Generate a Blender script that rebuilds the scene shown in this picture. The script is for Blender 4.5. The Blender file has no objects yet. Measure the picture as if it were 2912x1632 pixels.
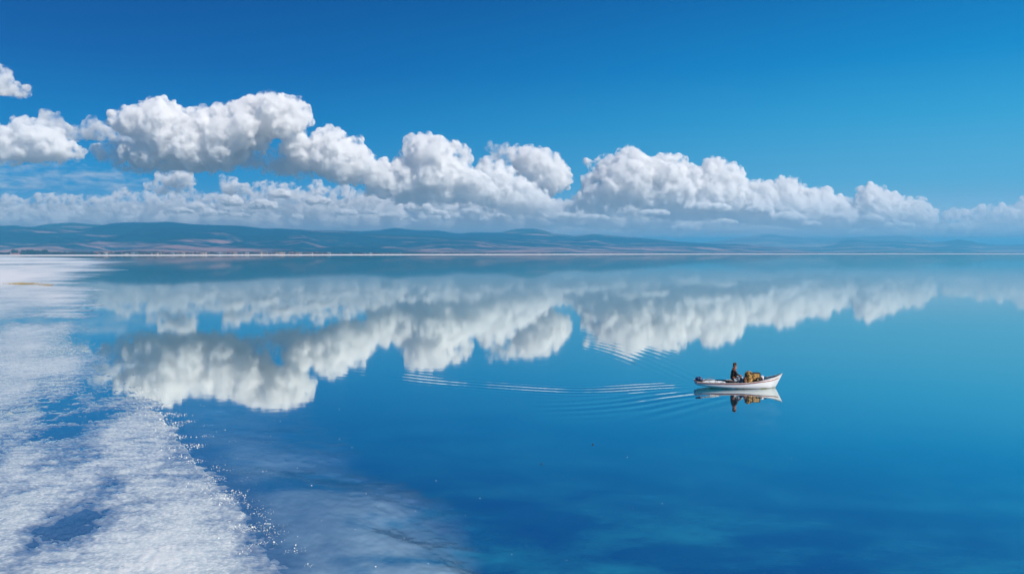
import bpy, bmesh, math, random
import numpy as np
from mathutils import Vector, Matrix
R = math.radians
random.seed(7); rng = np.random.default_rng(7)
sc = bpy.context.scene
COL = sc.collection

# ------------------------------------------------------------------ camera
F = 2285.0; CX = 1456.0; CY = 816.0; HOR = 718.0; H = 7.77     # the photograph is 2912 x 1632
PITCH = math.atan((CY - HOR) / F)
cam_d = bpy.data.cameras.new('camera'); cam = bpy.data.objects.new('camera', cam_d); COL.objects.link(cam)
cam.location = (0, 0, H); cam.rotation_euler = (math.pi / 2 - PITCH, 0, 0)
cam_d.sensor_width = 36; cam_d.lens = 36 * F / 2912; cam_d.clip_start = 0.5; cam_d.clip_end = 300000
sc.camera = cam

# ------------------------------------------------------------------ light
SUN_AZ = 127.0      # degrees to the right of the view direction (+Y)
SUN_EL = 42.0
sun_dir = Vector((math.sin(R(SUN_AZ)) * math.cos(R(SUN_EL)), math.cos(R(SUN_AZ)) * math.cos(R(SUN_EL)), math.sin(R(SUN_EL))))
sd = bpy.data.lights.new('sun', 'SUN'); sd.energy = 4.7; sd.angle = R(0.5); sd.color = (1.0, 0.92, 0.82)
sun = bpy.data.objects.new('sun', sd); COL.objects.link(sun)
sun.rotation_euler = sun_dir.to_track_quat('Z', 'Y').to_euler()

w = bpy.data.worlds.new('World'); sc.world = w; w.use_nodes = True
nt = w.node_tree; N = nt.nodes; L = nt.links
for n in list(N): N.remove(n)
def wn(t, **k):
    n = N.new(t)
    for a, b in k.items(): setattr(n, a, b)
    return n
out = wn('ShaderNodeOutputWorld'); bg = wn('ShaderNodeBackground'); L.new(bg.outputs[0], out.inputs[0])
bg.inputs[1].default_value = 0.1
sky = wn('ShaderNodeTexSky', sky_type='NISHITA', sun_disc=False, sun_elevation=R(SUN_EL), sun_rotation=R(SUN_AZ), altitude=1500, air_density=1.0, dust_density=0.3, ozone_density=4.0)
tc = wn('ShaderNodeTexCoord'); sx = wn('ShaderNodeSeparateXYZ'); L.new(tc.outputs['Generated'], sx.inputs[0])
def ramp(stops):
    r = wn('ShaderNodeValToRGB'); e = r.color_ramp.elements; r.color_ramp.interpolation = 'LINEAR'
    while len(e) < len(stops): e.new(0.5)
    for q, (p, c) in zip(e, stops): q.position = p; q.color = (*c, 1)
    return r
def lin(r, g, b):
    f = lambda v: (v / 255 / 12.92) if v / 255 <= 0.04045 else ((v / 255 + 0.055) / 1.055) ** 2.4
    return (f(r), f(g), f(b))
# what the deep polarised sky looks like by elevation (z), on the side away from the sun and on the side towards it
zs = [0.0, 0.035, 0.08, 0.15, 0.215, 0.30, 0.42, 0.8]
A = [(88,158,200), (70,152,203), (38,143,201), (0,120,188), (0,92,168), (0,72,146), (0,70,140), (0,50,110)]
B = [(150,194,216), (136,190,217), (104,184,219), (56,168,215), (0,142,205), (0,110,180), (0,100,165), (0,62,122)]
rA = ramp([(z, lin(*c)) for z, c in zip(zs, A)]); rB = ramp([(z, lin(*c)) for z, c in zip(zs, B)])
for r in (rA, rB): L.new(sx.outputs['Z'], r.inputs[0])
mr = wn('ShaderNodeMapRange', interpolation_type='SMOOTHSTEP'); mr.inputs[1].default_value = -0.55; mr.inputs[2].default_value = 0.70
L.new(sx.outputs['X'], mr.inputs[0])
mx = wn('ShaderNodeMix', data_type='RGBA'); L.new(mr.outputs[0], mx.inputs[0]); L.new(rA.outputs[0], mx.inputs[6]); L.new(rB.outputs[0], mx.inputs[7])
sc10 = wn('ShaderNodeMix', data_type='RGBA', blend_type='MULTIPLY'); sc10.inputs[0].default_value = 1; sc10.inputs[7].default_value = (7.0, 7.6, 8.0, 1)
L.new(mx.outputs[2], sc10.inputs[6])
mix2 = wn('ShaderNodeMix', data_type='RGBA'); mix2.inputs[0].default_value = 0.999
L.new(sky.outputs[0], mix2.inputs[6]); L.new(sc10.outputs[2], mix2.inputs[7]); L.new(mix2.outputs[2], bg.inputs[0])

sc.view_settings.view_transform = 'Standard'; sc.view_settings.look = 'None'
sc.view_settings.exposure = 0.30; sc.view_settings.gamma = 1.0
cy = sc.cycles
cy.max_bounces = 32; cy.volume_bounces = 20; cy.diffuse_bounces = 2; cy.glossy_bounces = 3
cy.transparent_max_bounces = 40; cy.transmission_bounces = 2
cy.use_denoising = True; cy.sample_clamp_indirect = 4.0; cy.caustics_reflective = False; cy.caustics_refractive = False

# ------------------------------------------------------------------ helpers
fw = Vector((0, math.cos(PITCH), -math.sin(PITCH))); up = Vector((0, math.sin(PITCH), math.cos(PITCH)))
def ray(x, y): return Vector(((x - CX) / F, 0, 0)) + up * ((CY - y) / F) + fw
def at(x, y, D):
    v = ray(x, y); return Vector((0, 0, H)) + v * (D / v.y)
def ground(x, y, z=0.0):
    v = ray(x, y); return Vector((0, 0, H)) + v * ((z - H) / v.z)

def tag(o, label=None, cat=None, group=None, kind=None):
    if label: o['label'] = label
    if cat: o['category'] = cat
    if group: o['group'] = group
    if kind: o['kind'] = kind
    return o
def empty(name, loc=(0, 0, 0), rz=0, label=None, cat=None, group=None):
    o = bpy.data.objects.new(name, None); COL.objects.link(o); o.location = loc; o.rotation_euler = (0, 0, rz)
    o.empty_display_size = 0.2
    return tag(o, label, cat, group)
def link_mesh(name, me, mat=None, parent=None, smooth=False):
    o = bpy.data.objects.new(name, me); COL.objects.link(o)
    if mat and not me.materials: me.materials.append(mat)
    if parent: o.parent = parent
    if smooth: me.polygons.foreach_set('use_smooth', [True] * len(me.polygons)); me.update()
    return o
def obj(name, bm, mat=None, parent=None, smooth=False):
    me = bpy.data.meshes.new(name); bm.normal_update(); bm.to_mesh(me); bm.free()
    return link_mesh(name, me, mat, parent, smooth)
def grid_mesh(name, X, Y, Z, mat, smooth=True, flip=False):
    r, c = X.shape
    co = np.stack([X, Y, Z], -1).reshape(-1, 3).astype(np.float32)
    i = np.arange(r * c).reshape(r, c)
    q = np.stack([i[:-1, :-1], i[:-1, 1:], i[1:, 1:], i[1:, :-1]], -1).reshape(-1, 4)
    if flip: q = q[:, ::-1]
    return arr_mesh(name, co, q, mat, smooth)
def arr_mesh(name, co, q, mat, smooth=True, parent=None):
    me = bpy.data.meshes.new(name); k = q.shape[1]
    me.vertices.add(len(co)); me.vertices.foreach_set('co', co.ravel())
    me.loops.add(q.size); me.loops.foreach_set('vertex_index', q.ravel().astype(np.int32))
    me.polygons.add(len(q)); me.polygons.foreach_set('loop_start', np.arange(0, q.size, k, dtype=np.int32))
    me.update(calc_edges=True); me.validate()
    return link_mesh(name, me, mat, parent, smooth)

def _h(ix, iy, s):
    n = (ix.astype(np.int64) * 374761393 + iy.astype(np.int64) * 668265263 + s * 974711) & 0x7fffffff
    n = ((n ^ (n >> 13)) * 1274126177) & 0x7fffffff
    return ((n ^ (n >> 16)) & 0xffff) / 32767.5 - 1.0
def noise2(x, y, s=0):
    ix = np.floor(x); iy = np.floor(y); fx = x - ix; fy = y - iy
    ux = fx * fx * (3 - 2 * fx); uy = fy * fy * (3 - 2 * fy)
    a = _h(ix, iy, s); b = _h(ix + 1, iy, s); c = _h(ix, iy + 1, s); d = _h(ix + 1, iy + 1, s)
    return (a * (1 - ux) + b * ux) * (1 - uy) + (c * (1 - ux) + d * ux) * uy
def fbm(x, y, o=4, s=0):
    v = 0; a = 1; t = 0
    for k in range(o):
        v = v + a * noise2(x * 2 ** k + 13.7 * k, y * 2 ** k - 7.1 * k, s + k); t += a; a *= 0.5
    return v / t

def mat(name, color=(0.5, 0.5, 0.5), rough=0.6, spec=0.5, metal=0.0, noise=None, bump=None):
    """noise = (second colour, scale, lo, hi); bump = (scale, strength, distance)"""
    m = bpy.data.materials.new(name); m.use_nodes = True; t = m.node_tree; b = t.nodes['Principled BSDF']
    b.inputs['Base Color'].default_value = (*color, 1); b.inputs['Roughness'].default_value = rough
    b.inputs['Specular IOR Level'].default_value = spec; b.inputs['Metallic'].default_value = metal
    c = t.nodes.new('ShaderNodeTexCoord')
    if noise:
        n = t.nodes.new('ShaderNodeTexNoise'); n.inputs['Scale'].default_value = noise[1]; n.inputs['Detail'].default_value = 5
        t.links.new(c.outputs['Object'], n.inputs['Vector'])
        r = t.nodes.new('ShaderNodeValToRGB'); r.color_ramp.elements[0].position = noise[2]; r.color_ramp.elements[1].position = noise[3]
        r.color_ramp.elements[0].color = (*color, 1); r.color_ramp.elements[1].color = (*noise[0], 1)
        t.links.new(n.outputs['Fac'], r.inputs[0]); t.links.new(r.outputs[0], b.inputs['Base Color'])
    if bump:
        n = t.nodes.new('ShaderNodeTexNoise'); n.inputs['Scale'].default_value = bump[0]; n.inputs['Detail'].default_value = 6
        t.links.new(c.outputs['Object'], n.inputs['Vector'])
        u = t.nodes.new('ShaderNodeBump'); u.inputs['Strength'].default_value = bump[1]; u.inputs['Distance'].default_value = bump[2]
        t.links.new(n.outputs['Fac'], u.inputs['Height']); t.links.new(u.outputs[0], b.inputs['Normal'])
    return m

class NT:      # tiny node helper for the bigger materials
    def __init__(s, name):
        s.m = bpy.data.materials.new(name); s.m.use_nodes = True; s.t = s.m.node_tree; s.t.nodes.clear()
        s.out = s.n('ShaderNodeOutputMaterial')
    def n(s, ty, ins=None, **k):
        x = s.t.nodes.new(ty)
        for a, b in k.items(): setattr(x, a, b)
        for a, b in (ins or {}).items():
            if isinstance(b, bpy.types.NodeSocket): s.t.links.new(b, x.inputs[a])
            else: x.inputs[a].default_value = b
        return x
    def math(s, op, a, b=0.0, clamp=False):
        return s.n('ShaderNodeMath', {0: a, 1: b}, operation=op, use_clamp=clamp).outputs[0]
    def ramp(s, fac, stops, interp='LINEAR'):
        r = s.n('ShaderNodeValToRGB', {0: fac}); r.color_ramp.interpolation = interp; e = r.color_ramp.elements
        while len(e) < len(stops): e.new(0.5)
        for q, (p, c) in zip(e, stops): q.position = p; q.color = (*c, 1) if not np.isscalar(c) else (c, c, c, 1)
        return r.outputs[0]
    def mix(s, f, a, b):
        x = s.n('ShaderNodeMix', data_type='RGBA')
        for i, v in ((0, f), (6, a), (7, b)):
            if isinstance(v, bpy.types.NodeSocket): s.t.links.new(v, x.inputs[i])
            else: x.inputs[i].default_value = v if np.isscalar(v) else (*v, 1)
        return x.outputs[2]
    def noise(s, vec, scale, detail=4, rough=0.5):
        return s.n('ShaderNodeTexNoise', {'Vector': vec, 'Scale': scale, 'Detail': detail, 'Roughness': rough}).outputs['Fac']

# ------------------------------------------------------------------ the lake bed and salt flat
# shoreline read off as picture points and put on the ground: x of the waterline against distance
shore_px = [(803,1632),(745,1552),(700,1486),(654,1414),(606,1375),(558,1320),(510,1253),(478,1192),(428,1142),(392,1098),(362,1054),(325,1009),
            (276,976),(252,943),(228,904),(236,882),(255,850),(250,815),(220,800),(262,787),(292,777),(325,766),(300,752),(350,746),(307,737),(255,733.5),(150,731.2),(0,730.0)]
bed_px = [(1330,1632),(1190,1560),(1090,1490),(1010,1420),(900,1350),(790,1290),(690,1220),(600,1150),(520,1090),(455,1050),(400,1009),(330,960),(280,904),(270,850)]
sp = [ground(*p) for p in shore_px]; bp_ = [ground(*p) for p in bed_px]
sD = np.array([p.y for p in sp]); sX = np.array([p.x for p in sp])
bD = np.array([p.y for p in bp_]); bX = np.array([p.x for p in bp_]) + 0.03 * bD
def shoreX(d):
    r = np.interp(np.log(d), np.log(sD), sX / sD); return r * d
def bedX(d):
    r = np.interp(np.log(d), np.log(bD), bX / bD); return np.maximum(r * d, shoreX(d) + 0.01 * d)
puddles = [(205,1490,125,55,.65),(275,1290,75,34,.7),(80,1160,85,30,.6),(120,910,170,16,1.0),(420,1440,60,22,.5),(290,1180,60,16,.5),(60,1530,90,60,.4),
           (175,740,40,4.0,1.2),(60,752,95,1.6,1.2),(330,1370,80,20,.45),(150,1235,80,18,.5),(60,1400,60,18,.35),(190,1010,70,10,.3),(60,1085,90,10,.4)]
def bed_height(x, y):
    d = np.maximum(y, 4.0); s = d / 20.0
    t = (shoreX(d) - x)                         # metres inside the dry side
    tn = t / (0.035 * d) + 1.5 * fbm(np.log(d) * 34, x / (0.35 * d), 4, 77) * np.clip(d / 40 - .6, .15, 1)                        # measured against distance: the flat gets broader and calmer further out
    b = (bedX(d) - x) / (0.045 * d) + 2.0 * fbm(x / (0.12 * d), np.log(d) * 8, 5, 61) + 0.4
    base = np.clip(0.011 * tn, -0.03, 0.026)
    deep = -0.02 - 0.40 * (1 / (1 + np.exp(np.clip(1.2 * b, -30, 30))))
    base = base + 0.055 * np.clip((d - 75) / 90, 0, 1) * np.clip(tn / 1.2, 0, 1)
    z = np.where(tn > 0, base, -0.006 - 0.03 * np.clip(-tn / 1.5, 0, 1) + np.clip(0.012 * tn, -0.02, 0) + (deep + 0.02))
    a = np.clip(s, 1, 40) ** 0.7
    n1 = fbm(x / 2.2 / a, y / 3.0 / a, 5, 3); n2 = fbm(x / 0.55, y / 0.60, 3, 11); n3 = noise2(x / 0.085, y / 0.10, 31)
    n4 = noise2(x / 0.17, y / 0.19, 37)
    z = z + 0.046 * n1 + 0.012 * n2
    fade = np.clip(1.6 - d / 90, 0.25, 1)
    wet = np.exp(-np.clip(-tn, 0, 9) * 0.9)
    z = z + (0.008 * n3 + 0.008 * n4) * fade * (0.2 + 0.8 * wet)
    # picture-located puddles
    for px, py, rx, ry, k in puddles:
        c = ground(px, py); e = ground(px, py + ry); f = ground(px + rx, py)
        g = ((x - c.x) / (f.x - c.x)) ** 2 + ((y - c.y) / (c.y - e.y)) ** 2
        g = g + 1.3 * n1 + 0.6 * n2
        z = z - 0.036 * k * np.exp(-np.clip(g, 0, 20))
    return z
rr = np.exp(np.linspace(math.log(9.0), math.log(1900.0), 1150))
th = np.concatenate([np.linspace(-62, -36, 90)[:-1], np.linspace(-36, -8, 800)[:-1], np.linspace(-8, 6, 260)[:-1], np.linspace(6, 62, 120)]) * math.pi / 180
RR, TH = np.meshgrid(rr, th, indexing='ij')
GX = np.tan(np.clip(TH, -1.1, 1.1)) * RR; GY = RR
GZ = bed_height(GX, GY)

s = NT('salt_crust')
geo = s.n('ShaderNodeNewGeometry'); pos = geo.outputs['Position']; sep = s.n('ShaderNodeSeparateXYZ', {0: pos})
z = sep.outputs['Z']
n_big = s.noise(pos, 0.12, 5, 0.55); n_fine = s.noise(pos, 10.0, 4, 0.6)
dry = s.mix(s.n('ShaderNodeMapRange', {0: n_big, 1: 0.35, 2: 0.68}).outputs[0], (0.33, 0.42, 0.48), (0.52, 0.60, 0.64))
dry = s.mix(s.n('ShaderNodeMapRange', {0: n_fine, 1: 0.45, 2: 0.75}).outputs[0], dry, (0.76, 0.79, 0.79))
dry = s.mix(s.n('ShaderNodeMapRange', {0: z, 1: 0.045, 2: 0.085}).outputs[0], dry, (0.80, 0.80, 0.79))
wetc = (0.20, 0.28, 0.38)
wetf = s.n('ShaderNodeMapRange', {0: z, 1: 0.004, 2: 0.030}).outputs[0]
c1 = s.mix(wetf, wetc, dry)
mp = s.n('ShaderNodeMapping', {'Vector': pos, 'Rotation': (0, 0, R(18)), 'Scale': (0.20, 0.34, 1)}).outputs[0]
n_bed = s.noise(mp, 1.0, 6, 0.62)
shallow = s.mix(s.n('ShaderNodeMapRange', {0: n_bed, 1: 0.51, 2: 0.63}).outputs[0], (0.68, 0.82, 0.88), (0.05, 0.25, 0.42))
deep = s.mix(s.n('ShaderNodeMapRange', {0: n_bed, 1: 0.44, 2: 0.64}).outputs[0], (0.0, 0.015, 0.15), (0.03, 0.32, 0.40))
under = s.mix(s.n('ShaderNodeMapRange', {0: z, 1: -0.40, 2: -0.13}).outputs[0], deep, shallow)  # bed colour darkens with depth, standing in for light absorbed by the water
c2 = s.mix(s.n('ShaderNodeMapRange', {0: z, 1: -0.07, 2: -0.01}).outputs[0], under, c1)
bmp = s.n('ShaderNodeBump', {'Height': n_fine, 'Strength': 0.5, 'Distance': 0.03}).outputs[0]
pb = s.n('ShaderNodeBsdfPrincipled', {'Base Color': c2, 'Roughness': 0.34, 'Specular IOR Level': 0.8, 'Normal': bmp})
# a film of water lies in the pores of the low crust
n_st = s.noise(s.n('ShaderNodeMapping', {'Vector': pos, 'Rotation': (0, 0, R(12)), 'Scale': (0.5, 1.6, 1)}).outputs[0], 1.3, 6, 0.65)
zz = s.math('ADD', z, s.math('ADD', s.math('MULTIPLY', s.math('SUBTRACT', n_fine, 0.5), 0.055), s.math('MULTIPLY', s.math('SUBTRACT', n_st, 0.5), 0.13)))
film = s.n('ShaderNodeMapRange', {0: zz, 1: 0.046, 2: -0.004, 3: 0.0, 4: 1.0}).outputs[0]
face = s.n('ShaderNodeLayerWeight', {'Blend': 0.5}).outputs['Facing']
ff = s.ramp(face, [(0.0, 0.02), (0.40, 0.05), (0.63, 0.40), (0.74, 0.66), (0.83, 0.84), (1.0, 0.98)])
glw = s.n('ShaderNodeBsdfGlossy', {'Color': (0.92, 0.96, 0.90, 1), 'Roughness': 0.10})
mm = s.n('ShaderNodeMixShader', {0: s.math('MULTIPLY', film, ff), 1: pb.outputs[0], 2: glw.outputs[0]})
s.t.links.new(mm.outputs[0], s.out.inputs[0])
M_salt = s.m
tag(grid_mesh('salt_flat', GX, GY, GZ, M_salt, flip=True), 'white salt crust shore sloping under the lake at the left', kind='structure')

# ------------------------------------------------------------------ water (real ripples in the boat's wake)
def axis(lo, d0, d1, hi, step, ratio):
    a = list(np.arange(d0, d1, step)); v = a[-1]; st = step
    while v < hi: st *= ratio; v += st; a.append(v)
    v = a[0]; st = step; pre = []
    while v > lo: st *= ratio; v -= st; pre.append(v)
    return np.array(pre[::-1] + a)
wx = axis(-70000, -12, 17, 70000, 0.065, 1.06); wy = axis(-200, 36, 76, 66000, 0.075, 1.06)
WX, WY = np.meshgrid(wx, wy, indexing='ij'); WZ = np.zeros_like(WX)
def train(pts, lam, width, amp, shift=0.0, phase=0.0, grow=0.0):
    """parallel crests running beside a polyline given as picture points on the water"""
    P = [ground(*p) for p in pts]; P = np.array([[p.x, p.y] for p in P])
    t = np.linspace(0, 1, len(P)); tt = np.linspace(0, 1, 60)
    from_np = lambda k: np.interp(tt, t, P[:, k])
    Q = np.stack([from_np(0), from_np(1)], 1)
    for _ in range(25): Q[1:-1] = 0.25 * Q[:-2] + 0.5 * Q[1:-1] + 0.25 * Q[2:]
    m = (WX > Q[:, 0].min() - 8) & (WX < Q[:, 0].max() + 8) & (WY > Q[:, 1].min() - 8) & (WY < Q[:, 1].max() + 8)
    x = WX[m]; y = WY[m]; best = np.full(x.shape, 1e9); sg = np.zeros_like(x); par = np.zeros_like(x)
    for i in range(len(Q) - 1):
        a = Q[i]; b = Q[i + 1] - a; l2 = b @ b
        u = ((x - a[0]) * b[0] + (y - a[1]) * b[1]) / l2; uc = np.clip(u, 0, 1)
        dx = x - a[0] - uc * b[0]; dy = y - a[1] - uc * b[1]; d = np.hypot(dx, dy)
        k = d < best
        if i == 0: over = -u
        best[k] = d[k]; par[k] = ((i + u) / (len(Q) - 1))[k]
        sg[k] = np.sign((b[0] * dy - b[1] * dx))[k]
    d = best * sg; wdt = width * (1 + grow * np.clip(par, 0, 1))
    lm = lam * (1 + 0.5 * grow * np.clip(par, 0, 1))
    env = np.exp(-((d - shift) / wdt) ** 2) * np.clip(par / 0.08, 0, 1) * np.clip((1 - par) / 0.8, 0, 1)
    nn = 0.9 + 0.25 * fbm(x / 2.3, y / 2.3, 2, 5)
    WZ[m] += amp * env * nn * np.cos(2 * math.pi * d / lm + phase + 0.4 * fbm(x / 4, y / 4, 2, 9))
train([(1990,1088),(1935,1062),(1870,1032),(1795,1004),(1715,982),(1660,965)], 0.66, 1.6, 0.0028, grow=0.9)
train([(1985,1095),(1900,1075),(1830,1045),(1770,1015)], 0.5, 1.1, 0.0010, grow=0.8, phase=1)
train([(1985,1100),(1862,1106),(1761,1114),(1659,1118),(1558,1115),(1355,1101),(1203,1089),(1056,1071),(950,1058)], 0.80, 1.4, 0.0078, shift=-0.8, grow=0.3)
train([(2010,1118),(1900,1132),(1790,1150),(1650,1162),(1500,1166)], 0.95, 1.6, 0.0105, grow=0.5)
train([(2060,1128),(1960,1150),(1860,1178),(1760,1196)], 1.0, 1.1, 0.0095, grow=0.4, phase=1)
train([(1800,985),(1720,968),(1640,950),(1580,930)], 1.0, 2.6, 0.0015, grow=0.6)

s = NT('lake_water')
pos = s.n('ShaderNodeNewGeometry').outputs['Position']
m1 = s.n('ShaderNodeMapping', {'Vector': pos, 'Scale': (0.7, 1.0, 1)}).outputs[0]
nz = s.noise(m1, 1.1, 3, 0.5)
bmp = s.n('ShaderNodeBump', {'Height': nz, 'Strength': 0.12, 'Distance': 0.012}).outputs[0]
fr = s.n('ShaderNodeLayerWeight', {'Blend': 0.5}).outputs['Facing']     # the same seen from above and from below
fac = s.ramp(fr, [(0.0, 0.02), (0.40, 0.05), (0.63, 0.40), (0.74, 0.66), (0.83, 0.84), (1.0, 0.98)])
gl = s.n('ShaderNodeBsdfGlossy', {'Color': (0.92, 0.96, 0.90, 1), 'Roughness': 0.03, 'Normal': bmp})
tr = s.n('ShaderNodeBsdfTransparent', {'Color': (0.86, 0.95, 0.99, 1)})
mxs = s.n('ShaderNodeMixShader', {0: fac, 1: tr.outputs[0], 2: gl.outputs[0]})
s.t.links.new(mxs.outputs[0], s.out.inputs[0]); M_water = s.m
tag(grid_mesh('water', WX, WY, WZ, M_water, flip=True), 'calm mirror-like lake water', kind='structure')

# deep bed below everything further out
bm = bmesh.new()
for a in ((-70000, -300), (70000, -300), (70000, 66000), (-70000, 66000)): bm.verts.new((*a, -0.75))
bm.faces.new(bm.verts)
tag(obj('lake_bed', bm, mat('deep_bed', (0.0, 0.03, 0.09), 0.9, 0.0)), 'dark bed of the deeper lake', kind='structure')

# ------------------------------------------------------------------ far shore, plain
# near edge of the far white strip and start of the land, as distance against angle
edge_px = [(-1500,728.6),(0,728.2),(400,727.6),(700,727.0),(1000,726.2),(1400,725.2),(1900,723.8),(2400,723.0),(2912,722.6),(4400,722.6)]
land_px = [(-1500,725.4),(0,725.0),(400,724.6),(700,724.0),(1000,723.4),(1400,722.6),(1900,721.7),(2400,721.4),(2912,721.2),(4400,721.2)]
def edgeD(px, tab):
    xs = [a for a, _ in tab]; ys = [b for _, b in tab]
    return H * F / (np.interp(px, xs, ys) - HOR)
pxs = np.linspace(-1500, 4400, 700)
e0 = edgeD(pxs, edge_px); e1 = edgeD(pxs, land_px)
e0 = e0 * (1 + 0.012 * fbm(pxs / 60, pxs * 0, 4, 2)); e1 = e1 * (1 + 0.02 * fbm(pxs / 40, pxs * 0, 4, 4))
tx = (pxs - CX) / F
def strip(name, rows, zr, m):
    D = np.array(rows); X = D * tx[None]; Z = np.array([np.full(len(pxs), q) if np.isscalar(q) else q for q in zr])
    return grid_mesh(name, X, D, Z, m, flip=True)
sal = mat('far_salt', (0.80, 0.76, 0.74), 0.7, 0.3, noise=((0.68, 0.56, 0.52), 0.006, 0.45, 0.75))
tag(strip('salt_strip', [e0 - 4, e0, e0 + 60, e1, e1 + 8], [-0.2, 0.12, 0.35, 0.5, 0.3], sal), 'thin white salt strip along the far shore', kind='structure')
# a thin outlying bar before it
b0 = edgeD(pxs, [(x, y + 1.6) for x, y in edge_px]) * (1 + 0.01 * fbm(pxs / 90, pxs * 0, 3, 8))

# hills: every ridge is a long body with a near slope and a far slope
def hills(name, prof, Dc, Wn, Wf, m, seed, hmin=0.0, nx=620, nr=120, rough=1.0, label=''):
    xs = np.array([p[0] for p in prof], float); ys = np.array([p[1] for p in prof], float)
    p = np.linspace(xs[0], xs[-1], nx); v = np.interp(p, xs, ys)
    k = np.ones(9) / 9; v = np.convolve(np.pad(v, 4, mode='edge'), k, 'valid')
    hc = np.maximum((HOR - v) / F * Dc + H, 0)
    u = np.concatenate([np.linspace(-1, 0, nr), np.linspace(0, 1, 24)[1:]])
    U, PX = np.meshgrid(u, p, indexing='ij'); HC = np.meshgrid(u, hc, indexing='ij')[1]
    near = np.minimum(Wn, Dc - (edgeD(p, land_px) + 330))[None]
    D = Dc + np.where(U < 0, U * near, U * Wf) ; X = D * (PX - CX) / F
    prof_u = np.where(U < 0, (1 + U) ** 1.7, (1 - U) ** 1.2)
    sc_ = Dc / 7000.0
    rdg = 1 - np.abs(fbm(X / (900 * sc_), D / (1500 * sc_), 5, seed)) * 2
    det = fbm(X / (420 * sc_), D / (700 * sc_), 5, seed + 20)
    body = np.clip(np.sin(math.pi * np.clip((1 + np.minimum(U, 0)), 0, 1)), 0, 1)
    Z = HC * prof_u + rough * body * HC * (0.30 * (rdg - 0.45) + 0.14 * det)
    Z = np.where(U < 0, np.minimum(Z, HC * (1 - 0.12 * (-U)) + 0 * Z), Z)
    Z = np.where((U == -1) | (U == 1), -2.0, np.maximum(Z, 0.6))
    return tag(grid_mesh(name, X, D, Z, m, flip=True), label, kind='structure')

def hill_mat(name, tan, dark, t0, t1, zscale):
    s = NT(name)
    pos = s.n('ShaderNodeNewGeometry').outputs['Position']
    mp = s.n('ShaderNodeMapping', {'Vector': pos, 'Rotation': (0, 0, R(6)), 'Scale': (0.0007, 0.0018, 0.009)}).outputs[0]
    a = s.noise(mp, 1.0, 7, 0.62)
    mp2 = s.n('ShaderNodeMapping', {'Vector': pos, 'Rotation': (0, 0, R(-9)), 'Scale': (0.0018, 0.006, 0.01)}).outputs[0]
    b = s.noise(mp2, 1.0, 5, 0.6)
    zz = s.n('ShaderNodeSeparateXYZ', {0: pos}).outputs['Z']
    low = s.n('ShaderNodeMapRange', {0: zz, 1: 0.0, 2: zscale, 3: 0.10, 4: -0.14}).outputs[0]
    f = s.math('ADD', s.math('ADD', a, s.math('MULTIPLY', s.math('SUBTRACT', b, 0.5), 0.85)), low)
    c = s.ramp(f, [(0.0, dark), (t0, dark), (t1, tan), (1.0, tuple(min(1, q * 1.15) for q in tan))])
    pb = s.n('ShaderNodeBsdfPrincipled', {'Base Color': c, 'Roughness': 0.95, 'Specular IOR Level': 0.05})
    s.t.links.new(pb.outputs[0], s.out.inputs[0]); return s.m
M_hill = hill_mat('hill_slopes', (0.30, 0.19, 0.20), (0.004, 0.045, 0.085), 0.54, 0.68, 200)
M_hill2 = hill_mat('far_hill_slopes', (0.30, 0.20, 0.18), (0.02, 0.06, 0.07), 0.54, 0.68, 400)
M_mount = hill_mat('haze_paled_slopes', (0.30, 0.28, 0.28), (0.12, 0.17, 0.21), 0.45, 0.62, 400)  # paler base colour paints extra haze onto the furthest slopes
P1 = [(-1400,640),(-700,655),(-300,640),(0,642),(60,645),(130,650),(240,653),(272,646),(299,639),(326,635),(386,632),(435,634),(478,630),(503,633),(543,638),(625,641),(678,642),(724,646),(740,650),(774,651),(807,648),(830,655),(852,651),(880,656),(973,660),(1035,664),(1150,668),(1300,676),(1450,684),(1600,694),(1750,704),(1900,712),(2000,718)]
P2 = [(500,660),(700,656),(880,656),(911,655),(973,657),(1035,658),(1081,655),(1125,647.5),(1159,653),(1215,656.5),(1246,655),(1283,662),(1314,665),(1338,661),(1388,664),(1427,663),(1500,668),(1575,672),(1637,675),(1687,672),(1738,675),(1815,678),(1893,685),(2000,692),(2037,694),(2104,693.5),(2175,699),(2234,706),(2293,714),(2340,718)]
P3 = [(1200,690),(1311,665),(1350,661),(1427,661),(1466,652),(1490,650.5),(1516,650),(1551,656),(1575,665),(1637,671),(1687,665),(1738,670),(1815,676.5),(1900,683),(2000,700),(2060,718)]
P0 = [(-900,650),(-200,648),(0,646),(43,639),(76,647),(100,646),(128,638),(160,637),(196,633),(231,635),(258,639),(300,640),(420,650),(520,660)]
P4 = [(1950,718),(2100,706),(2352,694),(2403,682),(2426,677),(2458,686),(2528,685.6),(2600,690),(2666,690),(2705,682.5),(2733,679),(2764,688),(2803,694),(2843,697),(2912,695),(3300,684),(3900,690),(4600,700)]
P5 = [(2000,690),(2190,665),(2230,672),(2300,678),(2400,675),(2528,671.5),(2587,672),(2627,680.5),(2666,689.5),(2750,700),(3000,704)]
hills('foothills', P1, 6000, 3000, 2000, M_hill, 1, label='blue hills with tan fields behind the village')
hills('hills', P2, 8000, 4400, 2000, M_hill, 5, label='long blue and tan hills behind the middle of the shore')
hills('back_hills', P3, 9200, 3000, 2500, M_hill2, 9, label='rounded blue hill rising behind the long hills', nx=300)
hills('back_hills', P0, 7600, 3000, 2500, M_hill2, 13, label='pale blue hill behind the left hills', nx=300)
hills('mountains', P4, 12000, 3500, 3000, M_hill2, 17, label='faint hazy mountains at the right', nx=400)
hills('far_mountains', P5, 12800, 3000, 3000, M_mount, 21, label='very faint mountains furthest away', nx=300)

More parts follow.
